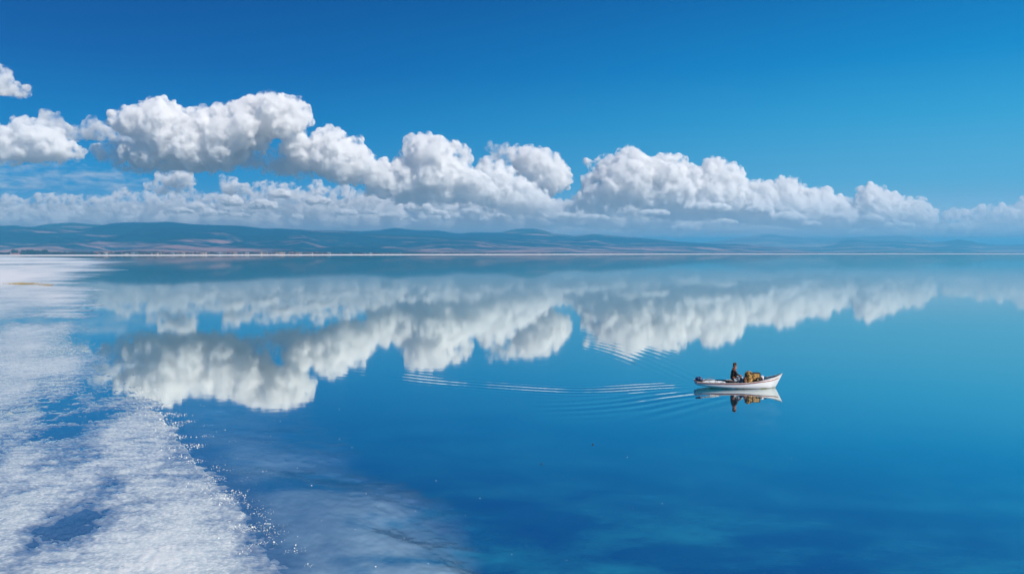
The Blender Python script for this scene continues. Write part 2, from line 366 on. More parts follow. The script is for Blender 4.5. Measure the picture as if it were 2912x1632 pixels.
s = NT('plain_ground')
pos = s.n('ShaderNodeNewGeometry').outputs['Position']
mp = s.n('ShaderNodeMapping', {'Vector': pos, 'Scale': (0.0016, 0.004, 1)}).outputs[0]
f = s.noise(mp, 1.0, 7, 0.65)
c = s.ramp(f, [(0.0, (0.04, 0.07, 0.06)), (0.46, (0.07, 0.09, 0.07)), (0.56, (0.22, 0.16, 0.15)), (1.0, (0.30, 0.22, 0.21))])
pb = s.n('ShaderNodeBsdfPrincipled', {'Base Color': c, 'Roughness': 0.95, 'Specular IOR Level': 0.05}); s.t.links.new(pb.outputs[0], s.out.inputs[0])
rows = [e1 - 2, e1 + 6] + [e1 + q for q in (200, 700, 1500)] + [np.full(len(pxs), q) for q in (9000, 16000, 30000, 60000)]
tag(strip('ground', rows, [0.2, 0.65, 0.8, 0.9, 1.0, 1.2, 1.2, 1.2, 1.2], s.m), 'tan and green plain beyond the lake', kind='structure')

# ------------------------------------------------------------------ the boat and what it carries
def smoothstep(a, b, x):
    t = np.clip((np.asarray(x, float) - a) / (b - a), 0, 1); return t * t * (3 - 2 * t)
def tube(bm, pts, r, n=8, cap=True):
    """a round bar through pts; r may be a list"""
    pts = [Vector(p) for p in pts]; rs = r if hasattr(r, '__len__') else [r] * len(pts); rings = []
    for i, p in enumerate(pts):
        d = (pts[min(i + 1, len(pts) - 1)] - pts[max(i - 1, 0)]).normalized()
        a = d.cross(Vector((0, 0, 1))); a = d.cross(Vector((0, 1, 0))) if a.length < 1e-3 else a; a.normalize(); b = d.cross(a)
        rings.append([bm.verts.new(p + (a * math.cos(2 * math.pi * k / n) + b * math.sin(2 * math.pi * k / n)) * rs[i]) for k in range(n)])
    for A_, B_ in zip(rings, rings[1:]):
        for k in range(n): bm.faces.new((A_[k], A_[(k + 1) % n], B_[(k + 1) % n], B_[k]))
    if cap: bm.faces.new(rings[0][::-1]); bm.faces.new(rings[-1])
def box(bm, c, s, rz=0.0, bev=0.0):
    g = bmesh.ops.create_cube(bm, size=1, matrix=Matrix.Translation(c) @ Matrix.Rotation(rz, 4, 'Z') @ Matrix.Diagonal((*s, 1)))
    if bev:
        es = {e for v in g['verts'] for e in v.link_edges}
        bmesh.ops.bevel(bm, geom=list(es), offset=bev, segments=2, affect='EDGES')
def lump(bm, c, s, sub=3, amp=0.12, freq=3.0, seed=0):
    g = bmesh.ops.create_icosphere(bm, subdivisions=sub, radius=1)
    for v in g['verts']:
        n = noise2(np.array([v.co.x * freq + seed * 3.1 + v.co.z * 1.7]), np.array([v.co.y * freq + v.co.z * freq]), seed)[0]
        q = v.co * (1 + amp * n); v.co = Vector((q.x * s[0] + c[0], q.y * s[1] + c[1], q.z * s[2] + c[2]))

BOAT = ground(1984, 1106); BOAT.y += 0.62; BOAT.z = 0
boat = empty('rowing_boat', BOAT, R(-1.0), 'white wooden rowing boat with red-brown rim and raised bow, gliding on the lake', 'boat')
U_ = np.linspace(0, 1, 61)
SU = [0, .13, .39, .52, .69, .81, .92, 1.0]; SZ = [.375, .345, .325, .335, .405, .515, .64, .80]
KU = [0, .06, .13, .3, .5, .8, .93, 1.0]; KZ = [.16, .10, .06, -.03, -.09, -.10, -.07, -.03]
zs_ = np.interp(U_, SU, SZ); zk_ = np.interp(U_, KU, KZ)
for arr in (zs_, zk_):
    for _ in range(6): arr[1:-1] = .25 * arr[:-2] + .5 * arr[1:-1] + .25 * arr[2:]
hb = np.where(U_ > .44, .64 * (1 - (np.clip(U_ - .44, 0, 1) / .56) ** 2.3), .64 - .17 * ((.44 - U_) / .44) ** 2); hb[-1] = .012
def hull_pt(i, v, off=0.0, zfloor=None):
    u = U_[i]; zs0, zk0 = zs_[i], zk_[i]
    vv = [0, .25, .5, .72, .86, .95, 1]; pr = [1, .985, .95, .87, .74, .42, 0]; hh = [0, .26, .54, .80, .91, .97, 1]
    y = max(hb[i] - off, .002) * np.interp(v, vv, pr); zz = zs0 + (zk0 - zs0) * np.interp(v, vv, hh)
    x = 5 * u - .42 * np.interp(v, vv, hh) * smoothstep(.80, 1.0, u) - .0 + (0.05 * (1 - u) ** 8 * np.interp(v, vv, hh))
    if zfloor is not None: zz = max(zz, zfloor)
    return x, y, zz
def skin_side(off, zfloor, rev, x0=0.0):
    bm = bmesh.new(); V = np.concatenate([np.linspace(0, 1, 15)])
    rows = []
    for i in range(len(U_)):
        row = []
        for sgn in (-1, 1):
            vs = V if sgn == -1 else V[::-1][1:]
            for v in vs:
                x, y, zz = hull_pt(i, v, off, zfloor); row.append(bm.verts.new((x + x0 * (1 - 2 * U_[i]), sgn * y, zz)))
        rows.append(row)
    for A_, B_ in zip(rows, rows[1:]):
        for k in range(len(A_) - 1):
            q = (A_[k], A_[k + 1], B_[k + 1], B_[k]); bm.faces.new(q[::-1] if rev else q)
    r0 = rows[0]; m_ = len(r0) // 2      # transom
    for k in range(m_):
        a, b, c, d = r0[k], r0[k + 1], r0[-2 - k], r0[-1 - k]
        try: bm.faces.new(((a, b, c, d) if not rev else (d, c, b, a)) if b is not c else ((a, b, d) if not rev else (d, b, a)))
        except ValueError: pass
    bmesh.ops.remove_doubles(bm, verts=bm.verts, dist=.0008)
    return bm
s = NT('weathered_white_paint')
tcn = s.n('ShaderNodeTexCoord').outputs['Object']; zz = s.n('ShaderNodeSeparateXYZ', {0: tcn}).outputs['Z']
mp = s.n('ShaderNodeMapping', {'Vector': tcn, 'Scale': (0.8, 1, 5)}).outputs[0]
n1 = s.noise(mp, 2.2, 6, 0.6); n2 = s.noise(tcn, 14.0, 5, 0.7)
low = s.n('ShaderNodeMapRange', {0: zz, 1: 0.15, 2: 0.0, 3: 0.0, 4: 0.30}).outputs[0]
f = s.n('ShaderNodeMapRange', {0: s.math('ADD', n1, low), 1: 0.62, 2: 0.85}).outputs[0]
c = s.mix(f, (0.87, 0.87, 0.87), (0.52, 0.42, 0.18))
c = s.mix(s.n('ShaderNodeMapRange', {0: n2, 1: 0.66, 2: 0.74}).outputs[0], c, (0.45, 0.36, 0.28))
pb = s.n('ShaderNodeBsdfPrincipled', {'Base Color': c, 'Roughness': 0.42}); s.t.links.new(pb.outputs[0], s.out.inputs[0]); M_hull = s.m
M_rim = mat('red_brown_paint', (0.30, 0.055, 0.03), 0.5, noise=((0.50, 0.20, 0.10), 9, .45, .7))
M_in = mat('navy_inside', (0.012, 0.03, 0.06), 0.6, noise=((0.03, 0.12, 0.17), 4, .45, .7))
M_bowin = mat('worn_blue_paint', (0.05, 0.22, 0.33), 0.5, noise=((0.22, 0.42, 0.50), 11, .5, .62))
M_wood = mat('worn_thwart_wood', (0.22, 0.13, 0.07), 0.7, noise=((0.10, 0.06, 0.03), 8, .4, .7))
obj('hull', skin_side(0, None, False), M_hull, boat, True)
obj('inner_shell', skin_side(.028, .07, True, .03), M_in, boat, True)
def ring(i_list, sgn, yo, zo, wy_, hz_, zdrop=None):
    bm = bmesh.new(); rows = []
    for i in i_list:
        x, y, zz = hull_pt(i, 0); y = y + yo; z0 = zz + zo - (zdrop(U_[i]) if zdrop else 0)
        if zdrop:                                  # lie on the hull side, just proud of it
            v = np.clip((zz - z0) / max(zs_[i] - zk_[i], .1), 0, .6); x, y, _ = hull_pt(i, v); y += yo
        rows.append([bm.verts.new((x + (.01 if i == 60 else 0), sgn * (y + a), z0 + b)) for a, b in ((-wy_, -hz_), (wy_, -hz_), (wy_, hz_), (-wy_, hz_))])
    for A_, B_ in zip(rows, rows[1:]):
        for k in range(4): bm.faces.new((A_[k], A_[(k + 1) % 4], B_[(k + 1) % 4], B_[k]))
    bm.faces.new(rows[0]); bm.faces.new(rows[-1][::-1]); bmesh.ops.recalc_face_normals(bm, faces=bm.faces)
    return bm
for sgn in (-1, 1):
    obj('gunwale', ring(range(61), sgn, -.010, .008, .026, .012), mat('rim_wood', (0.50, 0.44, 0.42), .5, noise=((0.70, 0.64, 0.62), 6, .4, .7)), boat)
    obj('rub_rail', ring(range(59), sgn, .008, -.012, .012, .016, lambda u: .022 + .13 * float(smoothstep(.66, 1, u))), M_rim, boat)
bm = bmesh.new(); box(bm, (0.012, 0, .372), (.045, .92, .03), 0, .006); obj('transom_cap', bm, M_rim, boat)
for x, wd in ((.62, .26), (2.20, .30), (3.35, .26)):
    bm = bmesh.new(); i = int(x / 5 * 60); box(bm, (x, 0, zs_[i] - .06), (wd, 2 * hb[i] - .075, .03), 0, .006); obj('thwart', bm, M_wood, boat)
bm = bmesh.new(); rows = []                         # small blue foredeck set below the rim
for i in range(47, 59):
    x, y, zz = hull_pt(i, 0.06); rows.append([bm.verts.new((x, q * max(y - .03, .003), zz - .012 + .02 * (1 - abs(q)))) for q in (-1, -.5, 0, .5, 1)])
for A_, B_ in zip(rows, rows[1:]):
    for k in range(4): bm.faces.new((A_[k], B_[k], B_[k + 1], A_[k + 1]))
obj('foredeck', bm, M_bowin, boat, True)
bm = bmesh.new()
for k in range(6): tube(bm, [(3.98 + .14 * k, -.36 + .05 * k, zs_[48 + 2 * k] + .012), (4.02 + .14 * k, .36 - .05 * k, zs_[48 + 2 * k] + .016)], .008, 6)
tube(bm, [(3.95, -.05, .56), (4.3, .05, .62), (4.6, -.03, .69), (4.9, 0, .80)], .012, 6)
obj('bow_rope', bm, mat('dark_rope', (0.03, 0.05, 0.07), .8, noise=((0.3, .33, .35), 20, .5, .6)), boat)

def bpos(x, y, z): return Matrix.Translation(BOAT) @ Matrix.Rotation(R(-1.0), 4, 'Z') @ Vector((x, y, z))
# dark blue cover at the stern
t = empty('tarpaulin_bundle', bpos(.22, 0, .38), 0, 'dark blue tarpaulin bundle lashed up on the boat stern', 'bundle')
bm = bmesh.new(); lump(bm, (0, 0, .11), (.21, .24, .13), 3, .14, 2.2, 3)
obj('blue_cover', bm, mat('navy_tarp', (0.008, 0.025, 0.10), .45, noise=((.02, .07, .22), 7, .45, .7), bump=(9, .6, .03)), t, True)
bm = bmesh.new()
for x_ in (-.09, .07): tube(bm, [(x_ + .01 * math.sin(3 * a), (.235 if abs(x_) < .08 else .215) * math.cos(a), .105 + (.132 if abs(x_) < .08 else .125) * math.sin(a)) for a in np.linspace(0, 2 * math.pi, 24)], .010, 6, False)
obj('lashing', bm, mat('pale_cord', (.45, .42, .36), .8), t, True)

# net folded along the near rim
t = empty('fishing_net', bpos(1.0, -.30, .36), 0, 'white folded fishing net with dark floats along the near rim at the stern', 'net')
bm = bmesh.new(); n_ = 60; rows = []
for i in range(n_):
    x = -.66 + 1.32 * i / (n_ - 1); e = math.sin(math.pi * i / (n_ - 1)) ** .5; row = []
    for j in range(9):
        y = (-.15 + .36 * j / 8) * (.4 + .6 * e); hgt = (.115 - .05 * (x + .66) / 1.32) * e * math.sin(math.pi * (j + .8) / 9.6) + .012 * math.sin(x * 41 + j * 2) + .01 * math.sin(x * 17 - j)
        row.append(bm.verts.new((x, y, hgt - .02)))
    rows.append(row)
for A_, B_ in zip(rows, rows[1:]):
    for k in range(8): bm.faces.new((A_[k], B_[k], B_[k + 1], A_[k + 1]))
m_ = obj('netting', bm, mat('pale_net', (.62, .68, .72), .8, noise=((.25, .32, .38), 22, .5, .62), bump=(30, .8, .02)), t, True)
q = m_.modifiers.new('th', 'SOLIDIFY'); q.thickness = .012
for k in range(8):
    bm = bmesh.new(); lump(bm, (-.52 + .12 * k, -.02 + .02 * math.sin(k * 2), .085 - .005 * k), (.032, .022, .022), 1, .05, 2, k)
    obj('float', bm, M_fl if k else (M_fl := mat('dark_float', (.03, .025, .03), .5)), t, True)

# rod over the far rim
t = tag(obj('fishing_rod', (lambda b: (tube(b, [(0, 0, 0), (.35, .10, .07), (.62, .17, .135)], [.012, .008, .004], 6), tube(b, [(.05, .10, .02), (.33, .22, .11), (.56, .05, .05)], [.009, .007, .004], 6), b)[-1])(bmesh.new()), mat('rod_dark', (.05, .06, .05), .5)),
        'pair of thin dark rods resting on the far rim near the stern', 'fishing rod'); t.location = bpos(.72, .50, .375)

# wicker hamper, crate, speaker box, bag, coil, pack
M_wick = mat('golden_wicker', (.80, .50, .14), .6, noise=((.05, .025, .01), 9, .47, .56))
M_wickd = mat('dark_wicker', (.07, .035, .015), .7)
t = empty('wicker_basket', bpos(3.06, -.02, .07), 0, 'tall round golden wicker basket behind the person in the boat', 'basket')
def rx_(h): return .215 * (1 - .25 * max(0, (h - .62) / .24) ** 2)
bm = bmesh.new()
for j in range(26):
    h = .02 + j * .0325; r_ = rx_(h) * (1.0 if h < .78 else 1 - (h - .78) * 4.2)
    if r_ < .04: break
    n_ = 40; ptsr = [(r_ * math.cos(2 * math.pi * k / n_) * (1 + .012 * (1 if (k // 2 + j) % 2 else -1)), 1.1 * r_ * math.sin(2 * math.pi * k / n_) * (1 + .012 * (1 if (k // 2 + j) % 2 else -1)), h) for k in range(n_ + 1)]
    tube(bm, ptsr, .0145, 5, False)
obj('weave', bm, M_wick, t, True)
bm = bmesh.new(); tube(bm, [(0, 0, .01), (0, 0, .5), (0, 0, .80)], [.19, .19, .12], 20); obj('inside', bm, M_wickd, t, True)
bm = bmesh.new()
for k in range(14):
    a = 2 * math.pi * k / 14; tube(bm, [((rx_(h) + .012) * math.cos(a), 1.1 * (rx_(h) + .012) * math.sin(a), h) for h in (.02, .3, .55, .76)], .009, 5)
obj('stakes', bm, M_wickd, t)
bm = bmesh.new(); tube(bm, [(-.14, 0, .78), (-.10, 0, .86), (0, 0, .885), (.10, 0, .85), (.14, 0, .77)], .014, 6); obj('handle', bm, M_wick, t, True)

def crate(t, sx_, sy_, sz_, m1, m2):
    for k in range(6):
        zc = sz_ * (k + .5) / 6
        for fy in (-1, 1):
            b = bmesh.new(); box(b, (0, fy * sy_ / 2, zc), (sx_ - .03, .014, sz_ / 6 - .018), 0, .002); obj('slat', b, m1, t)
        for fx in (-1, 1):
            b = bmesh.new(); box(b, (fx * sx_ / 2, 0, zc), (.014, sy_ - .03, sz_ / 6 - .018), 0, .002); obj('slat', b, m1, t)
    for fx in (-1, 1):
        for fy in (-1, 1):
            b = bmesh.new(); box(b, (fx * (sx_ / 2 + .004), fy * (sy_ / 2 + .004), sz_ / 2), (.035, .035, sz_), 0, .003); obj('corner_post', b, m2, t)
    b = bmesh.new(); box(b, (0, 0, sz_ + .008), (sx_ + .05, sy_ + .05, .018), 0, .003); obj('lid', b, m2, t)
    b = bmesh.new(); box(b, (0, 0, sz_ / 2), (sx_ - .06, sy_ - .06, sz_ - .03)); obj('contents', b, M_wickd, t)
t = empty('slatted_crate', bpos(3.47, .04, .07), R(3), 'golden slatted wooden crate with a dark lid, right of the wicker basket', 'crate')
crate(t, .40, .36, .76, mat('golden_slats', (.70, .42, .12), .6, noise=((.20, .09, .03), 12, .4, .65)), mat('dark_frame', (.045, .03, .022), .6))
t = empty('black_box', bpos(3.52, -.27, .37), R(-4), 'small black box with a round yellow front, leaning before the crate', 'box')
bm = bmesh.new(); box(bm, (0, 0, .11), (.22, .13, .22), 0, .012); obj('case', bm, mat('black_case', (.012, .012, .014), .45), t)
bm = bmesh.new(); bmesh.ops.create_cone(bm, cap_ends=True, segments=24, radius1=.045, radius2=.035, depth=.016, matrix=Matrix.Translation((-.02, -.070, .12)) @ Matrix.Rotation(math.pi / 2, 4, 'X')); obj('round_front', bm, mat('brass_yellow', (.45, .33, .10), .4), t)
t = tag(obj('white_sack', (lambda b: (lump(b, (0, 0, .17), (.115, .15, .19), 3, .22, 2.6, 8), b)[-1])(bmesh.new()), mat('white_sacking', (.68, .69, .72), .8, noise=((.30, .31, .36), 9, .5, .65), bump=(10, .8, .03)), None, True), 'crumpled white sack between the crate and the blue bow', 'sack'); t.location = bpos(3.83, -.02, .33)
bm = bmesh.new()
for k in range(7):
    a0 = .55 * k; tube(bm, [((.085 + .008 * math.sin(k)) * math.cos(a), .04 * (k - 3) / 3 + .01 * math.sin(3 * a + k), .10 + (.10 + .006 * math.cos(k * 2)) * math.sin(a)) for a in np.linspace(a0, a0 + 2 * math.pi, 22)], .016, 6, False)
t = tag(obj('rope_coil', bm, mat('navy_rope', (.012, .02, .05), .7, noise=((.05, .10, .18), 18, .5, .6)), None, True), 'dark blue coil of rope against the white sack', 'rope'); t.location = bpos(4.0, -.12, .42)
t = empty('canvas_bag', bpos(2.80, -.22, .10), 0, 'small brown patterned bag at the feet of the person', 'bag')
bm = bmesh.new(); lump(bm, (0, 0, .25), (.11, .15, .26), 3, .16, 2.4, 5); obj('bag_body', bm, mat('brown_canvas', (.30, .12, .04), .8, noise=((.04, .025, .015), 8, .45, .58)), t, True)
bm = bmesh.new(); tube(bm, [(-.06, 0, .48), (-.03, 0, .56), (.03, 0, .56), (.06, 0, .48)], .012, 6); obj('strap', bm, M_wickd, t, True)

# the person
def skinned(name, verts, edges, radii, m, parent, sub=2, root=0):
    me = bpy.data.meshes.new(name); me.from_pydata([tuple(v) for v in verts], edges, []); o = bpy.data.objects.new(name, me); COL.objects.link(o)
    md = o.modifiers.new('s', 'SKIN'); md.use_smooth_shade = True
    for i, r_ in enumerate(radii): me.skin_vertices[0].data[i].radius = r_ if hasattr(r_, '__len__') else (r_, r_)
    me.skin_vertices[0].data[root].use_root = True
    o.modifiers.new('b', 'SUBSURF').levels = sub
    dg = bpy.context.evaluated_depsgraph_get(); nm = bpy.data.meshes.new_from_object(o.evaluated_get(dg)); o.modifiers.clear(); o.data = nm
    bpy.data.meshes.remove(me); nm.name = name; nm.materials.clear(); nm.materials.append(m); o.parent = parent
    return o
per = empty('person', bpos(2.2, 0, .30), R(-1), 'person in a dark brown and orange coat and fur hat, seated in the boat', 'person')
V = []; E = []; Rr = []
def vt(p, r_, par=None):
    V.append(p); Rr.append(r_); i = len(V) - 1
    if par is not None: E.append((par, i))
    return i
pel = vt((0, 0, .20), (.14, .11)); ab = vt((.00, 0, .38), (.13, .10), pel); ch = vt((.02, 0, .60), (.15, .11), ab); nb = vt((.045, 0, .79), .055, ch); nk = vt((.06, 0, .85), .052, nb)
hd0 = vt((.075, 0, .90), (.070, .078), nk); hd1 = vt((.085, 0, .98), (.078, .092), hd0); hd2 = vt((.08, 0, 1.045), (.060, .070), hd1)
for sg in (-1, 1):
    a = vt((.03, sg * .17, .73), .055, ch); b = vt((.12, sg * .235, .50), .043, a); c_ = vt((.30, sg * .17, .40), .033, b); w_ = vt((.375, sg * .145, .395), (.026, .022), c_)
    pm = vt((.425, sg * .14, .392), (.036, .020), w_); 
    for k in range(4):
        yy = sg * (.14 + (k - 1.5) * .019); l = (.066, .074, .070, .056)[k]
        f1 = vt((.455, yy, .392), .0085, pm); f2 = vt((.455 + l * .55, yy, .382), .008, f1); vt((.455 + l * .85, yy, .355), .007, f2)
    t1 = vt((.41, sg * .105, .385), .010, w_); vt((.445, sg * .092, .368), .009, t1)
    h = vt((.06, sg * .10, .17), .085, pel); kn = vt((.44, sg * .13, .33), .062, h); an = vt((.50, sg * .13, -.13), .040, kn); vt((.62, sg * .14, -.19), .035, an)
obj_body = skinned('body', V, E, Rr, mat('skin', (.30, .15, .09), .55), per, 2, 0)
bm = bmesh.new()
lump(bm, (.168, 0, .965), (.022, .014, .022), 2, .05, 2, 1); obj('nose', bm, mat('skin_nose', (.32, .16, .10), .5), per, True)
for sg in (-1, 1):
    bm = bmesh.new(); lump(bm, (.152, sg * .032, .988), (.010, .011, .008), 2, 0, 1, 1); obj('eye', bm, mat('eye_dark', (.02, .015, .012), .2), per, True)
    bm = bmesh.new(); lump(bm, (.075, sg * .088, .965), (.018, .010, .030), 2, .05, 1, 1); obj('ear', bm, mat('skin_ear', (.30, .14, .09), .5), per, True)
bm = bmesh.new(); box(bm, (.158, 0, .925), (.010, .045, .008), 0, .003); obj('mouth', bm, mat('lips', (.25, .07, .05), .5), per)
M_coat = mat('mottled_coat', (.015, .010, .009), .85, noise=((.50, .16, .06), 6.5, .52, .62), bump=(16, 1.0, .02))
V = []; E = []; Rr = []
p0 = vt((.00, 0, .11), (.23, .22)); p1 = vt((-.01, 0, .35), (.20, .175), p0); p2 = vt((.01, 0, .60), (.20, .155), p1); p3 = vt((.035, 0, .75), (.15, .125), p2); vt((.055, 0, .83), (.085, .082), p3)
for sg in (-1, 1):
    a = vt((.03, sg * .18, .70), .078, p2); b = vt((.12, sg * .245, .49), .066, a); vt((.33, sg * .168, .40), .050, b)
skinned('coat', V, E, Rr, M_coat, per, 2, 0)
V = []; E = []; Rr = []
p0 = vt((.02, 0, .14), (.16, .12))
for sg in (-1, 1):
    h = vt((.10, sg * .10, .19), .105, p0); kn = vt((.44, sg * .135, .34), .085, h); vt((.50, sg * .13, -.06), .060, kn)
skinned('trousers', V, E, Rr, mat('pale_blue_trousers', (.05, .06, .09), .85, noise=((.42, .50, .60), 7, .48, .58), bump=(14, .8, .02)), per, 2, 0)
for sg in (-1, 1):
    skinned('boot', [(.50, sg * .13, -.06), (.50, sg * .13, -.17), (.60, sg * .135, -.185), (.67, sg * .14, -.19)], [(0, 1), (1, 2), (2, 3)], [.056, .052, .046, .036], mat('dark_boot', (.02, .015, .012), .5), per, 2, 0)
bm = bmesh.new(); lump(bm, (.062, 0, 1.055), (.110, .112, .085), 3, .16, 5, 2); lump(bm, (.015, 0, .97), (.062, .098, .085), 3, .22, 6, 4)
lump(bm, (.10, 0, 1.115), (.05, .06, .035), 2, .3, 5, 6)
obj('fur_hat', bm, mat('brown_fur', (.05, .025, .015), .95, noise=((.30, .17, .11), 13, .48, .62), bump=(40, 1, .02)), per, True)
bm = bmesh.new(); tube(bm, [(.10 * math.cos(a) + .055, .10 * math.sin(a), .83 + .012 * math.sin(3 * a)) for a in np.linspace(0, 2 * math.pi, 20)], .030, 8, False)
obj('scarf', bm, mat('rust_scarf', (.42, .12, .06), .9, noise=((.6, .5, .5), 14, .55, .66)), per, True)

# ------------------------------------------------------------------ small things on and at the water
def rock_mesh(seed, flat=.6):
    bm = bmesh.new(); lump(bm, (0, 0, 0), (1, 1, flat), 1, .5, 1.7, seed); me = bpy.data.meshes.new('salt_lump'); bm.to_mesh(me); bm.free(); return me
M_gr = mat('salt_grain', (.82, .82, .80), .5, .5)
rk = [rock_mesh(i) for i in range(4)]
for r_ in rk: r_.materials.append(M_gr)
def nw(v):
    q = max(round(abs(v) * 2), 1) / 2; f_ = {0: '', .25: 'a quarter', .5: 'a half', .75: 'three quarters'}[q % 1]; w_ = ['zero', 'one', 'two', 'three', 'four', 'five', 'six', 'seven', 'eight'][int(q)]
    return w_ if not f_ else (f_ if q < 1 else w_ + ' and ' + f_)
spots = [(1784,1300,5),(1631,1360,3.5),(1240,1366,5),(1365,1416,6),(1455,1575,5),(1612,1592,3.5),(1883,1431,3.5),(1800,1443,3),(1953,1260,3),(1218,1601,7),(1068,1610,8),(1323,1465,3),(2251,1303,3.5),
         (965,1164,4),(797,1198,4),(966,1249,4),(1001,1272,4),(1041,1403,5),(886,1380,6),(914,1479,4),(326,819,4),(1075,1440,4),(1182,1452,4),(846,1330,5),(770,1240,4),(1010,1505,4),(1150,1530,4)]
for i, (x, y, s_) in enumerate(spots):
    p = ground(x, y); r_ = s_ * .24 * p.y / F
    o = bpy.data.objects.new('salt_lump', rk[i % 4]); COL.objects.link(o); o.location = (p.x, p.y, r_ * .15); o.scale = (r_ * 1.2, r_ * 1.2, r_); o.rotation_euler.z = i
    dx_ = (x - 2098) / 250; dy_ = (y - 1104) / 250
    tag(o, f"lone salt lump {nw(dx_)} boat lengths {'left' if dx_ < 0 else 'right'}, {nw(dy_)} {'above' if dy_ < 0 else 'below'} boat", 'salt lump', 'lone salt lumps in the water')
for x, y, s_, lb in ((1686, 1264, 6, 'small dark floating ball on the open water left of and below the boat'), (1540, 1319, 5, 'small dark floating speck nearer than the dark ball')):
    p = ground(x, y); r_ = s_ * .5 * p.y / F; bm = bmesh.new(); lump(bm, (0, 0, 0), (r_, r_, r_ * .7), 2, .2, 2, 3)
    o = obj('float', bm, M_fl, None, True); o.location = (p.x, p.y, r_ * .2); tag(o, lb, 'float')
M_stk = mat('dark_stake', (.04, .035, .03), .8)
for i, (x, y, h_) in enumerate([(1567,937,9),(1572,937,4),(1583,936,4),(1592,935,3),(1603,934,4),(1795,917,5),(1806,918,3),(1815,918,3),(1804,1032,5),(1797,1031,3)]):
    p = ground(x, y); k = p.y / F; bm = bmesh.new(); tube(bm, [(0, 0, -.1), (.1 * k, 0, h_ * k * .6), (.6 * k, 0, h_ * k)], [.6 * k, .5 * k, .4 * k], 6)
    o = obj('stake', bm, M_stk); o.location = (p.x, p.y, 0)
    tag(o, 'tallest dark stake at the left end of the row in the cloud reflection' if i == 0 else ['', 'short stake touching the tallest stake', 'third stake of the left row, after a gap', 'shortest stake of the left row', 'last stake at the right end of the left row', 'tall first stake of the right row in the bank reflection', 'middle short stake of the right row', 'last short stake of the right row', 'leaning stake near the upper wake ripples', 'stub just left of the stake near the upper wake'][i], 'stake', 'stakes in the water')
# loose salt grains scattered where the crust breaks up
n_ = 6500; yy = np.exp(rng.uniform(math.log(17), math.log(46), n_)); d_ = rng.normal(0.004, .020, n_) * yy
xx = shoreX(yy) + d_ + .02 * yy * fbm(xx0 := yy / 1.3, yy * 0, 3, 6)
cl = fbm(xx / .8, yy / .8, 3, 44); kp = cl > -.02; xx = xx[kp]; yy = yy[kp]
rs = rng.lognormal(math.log(.0085), .5, len(xx)) * np.clip(yy / 25, 1, 1.5)
b0v = np.array([(1,0,0),(0,1,0),(-1,0,0),(0,-1,0),(.2,.1,.8),(0,0,-.6)], float); b0f = np.array([(0,1,4),(1,2,4),(2,3,4),(3,0,4),(1,0,5),(2,1,5),(3,2,5),(0,3,5)])
vv = b0v[None] * rs[:, None, None] * (1 + .45 * rng.uniform(-1, 1, (len(xx), 6, 1)))
ang = rng.uniform(0, 6.28, len(xx)); ca, sa = np.cos(ang)[:, None], np.sin(ang)[:, None]
vx = vv[..., 0] * ca - vv[..., 1] * sa + xx[:, None]; vy = vv[..., 0] * sa + vv[..., 1] * ca + yy[:, None]; vz = vv[..., 2] + np.maximum(bed_height(xx, yy), 0)[:, None] + .003
co = np.stack([vx, vy, vz], -1).reshape(-1, 3).astype(np.float32); q = (b0f[None] + 6 * np.arange(len(xx))[:, None, None]).reshape(-1, 3)
tag(arr_mesh('salt_grains', co, q, M_gr, False), 'loose white salt grains along the ragged edge of the crust', kind='stuff')
# dry grass mat on the far left flat
P = []; Q = []
for k in range(2600):
    x = rng.normal(66, 24) if k < 2200 else rng.normal(130, 12); y = 807.5 + rng.normal(0, 1.4) + (3.5 if k >= 2200 else 0); x = min(max(x, 8), 150); p = ground(x, y, .05)
    a = rng.uniform(0, 6.28); h_ = rng.uniform(.08, .34); w_ = .03; dx, dy = math.cos(a) * w_, math.sin(a) * w_; l = rng.normal(0, .12, 2)
    P += [(p.x - dx, p.y - dy, .0), (p.x + dx, p.y + dy, .0), (p.x + l[0], p.y + l[1], h_)]; Q.append((3 * k, 3 * k + 1, 3 * k + 2))
tag(arr_mesh('dry_grass', np.array(P, np.float32), np.array(Q), mat('dry_grass', (.42, .27, .06), .9, noise=((.22, .17, .06), .6, .4, .6)), False), 'yellow-brown patch of dry grass on the white flat', kind='stuff')

# ------------------------------------------------------------------ village and trees along the far shore
def landD(px): return edgeD(px, land_px)
def place(px, extra): D = landD(px) + extra; return Vector(((px - CX) / F * D, D, .72))
def house_proto(L_, W_, Hh, roof, wallm, roofm, tower=False):
    t = empty('house', (0, 0, 0))
    bm = bmesh.new(); box(bm, (0, 0, Hh / 2), (L_, W_, Hh)); obj('wall', bm, wallm, t)
    bm = bmesh.new(); e = .5
    if roof > 0:
        v = [bm.verts.new(p) for p in ((-L_/2-e, -W_/2-e, Hh+.02), (L_/2+e, -W_/2-e, Hh+.02), (L_/2+e, W_/2+e, Hh+.02), (-L_/2-e, W_/2+e, Hh+.02), (-L_/2-e, 0, Hh+roof), (L_/2+e, 0, Hh+roof))]
        for f_ in ((0,1,5,4), (2,3,4,5), (0,4,3), (1,2,5), (3,2,1,0)): bm.faces.new([v[i] for i in f_])
    else: box(bm, (0, 0, Hh + .2), (L_ + .6, W_ + .6, .36))
    obj('roof', bm, roofm, t)
    n_ = max(2, int(L_ / 3.2))
    for st in range(max(1, int(Hh / 3))):
        for k in range(n_):
            x = -L_ / 2 + L_ * (k + .5) / n_; bm = bmesh.new()
            if st == 0 and k == n_ // 2: box(bm, (x, -W_/2 - .02, 1.1), (1.1, .1, 2.1)); obj('door', bm, M_dr, t)
            else: box(bm, (x, -W_/2 - .02, st * 3 + 1.7), (1.2, .1, 1.2)); obj('window', bm, M_win, t)
    return t
M_dr = mat('door_wood', (.12, .07, .04), .6); M_win = mat('dark_window', (.02, .03, .04), .15)
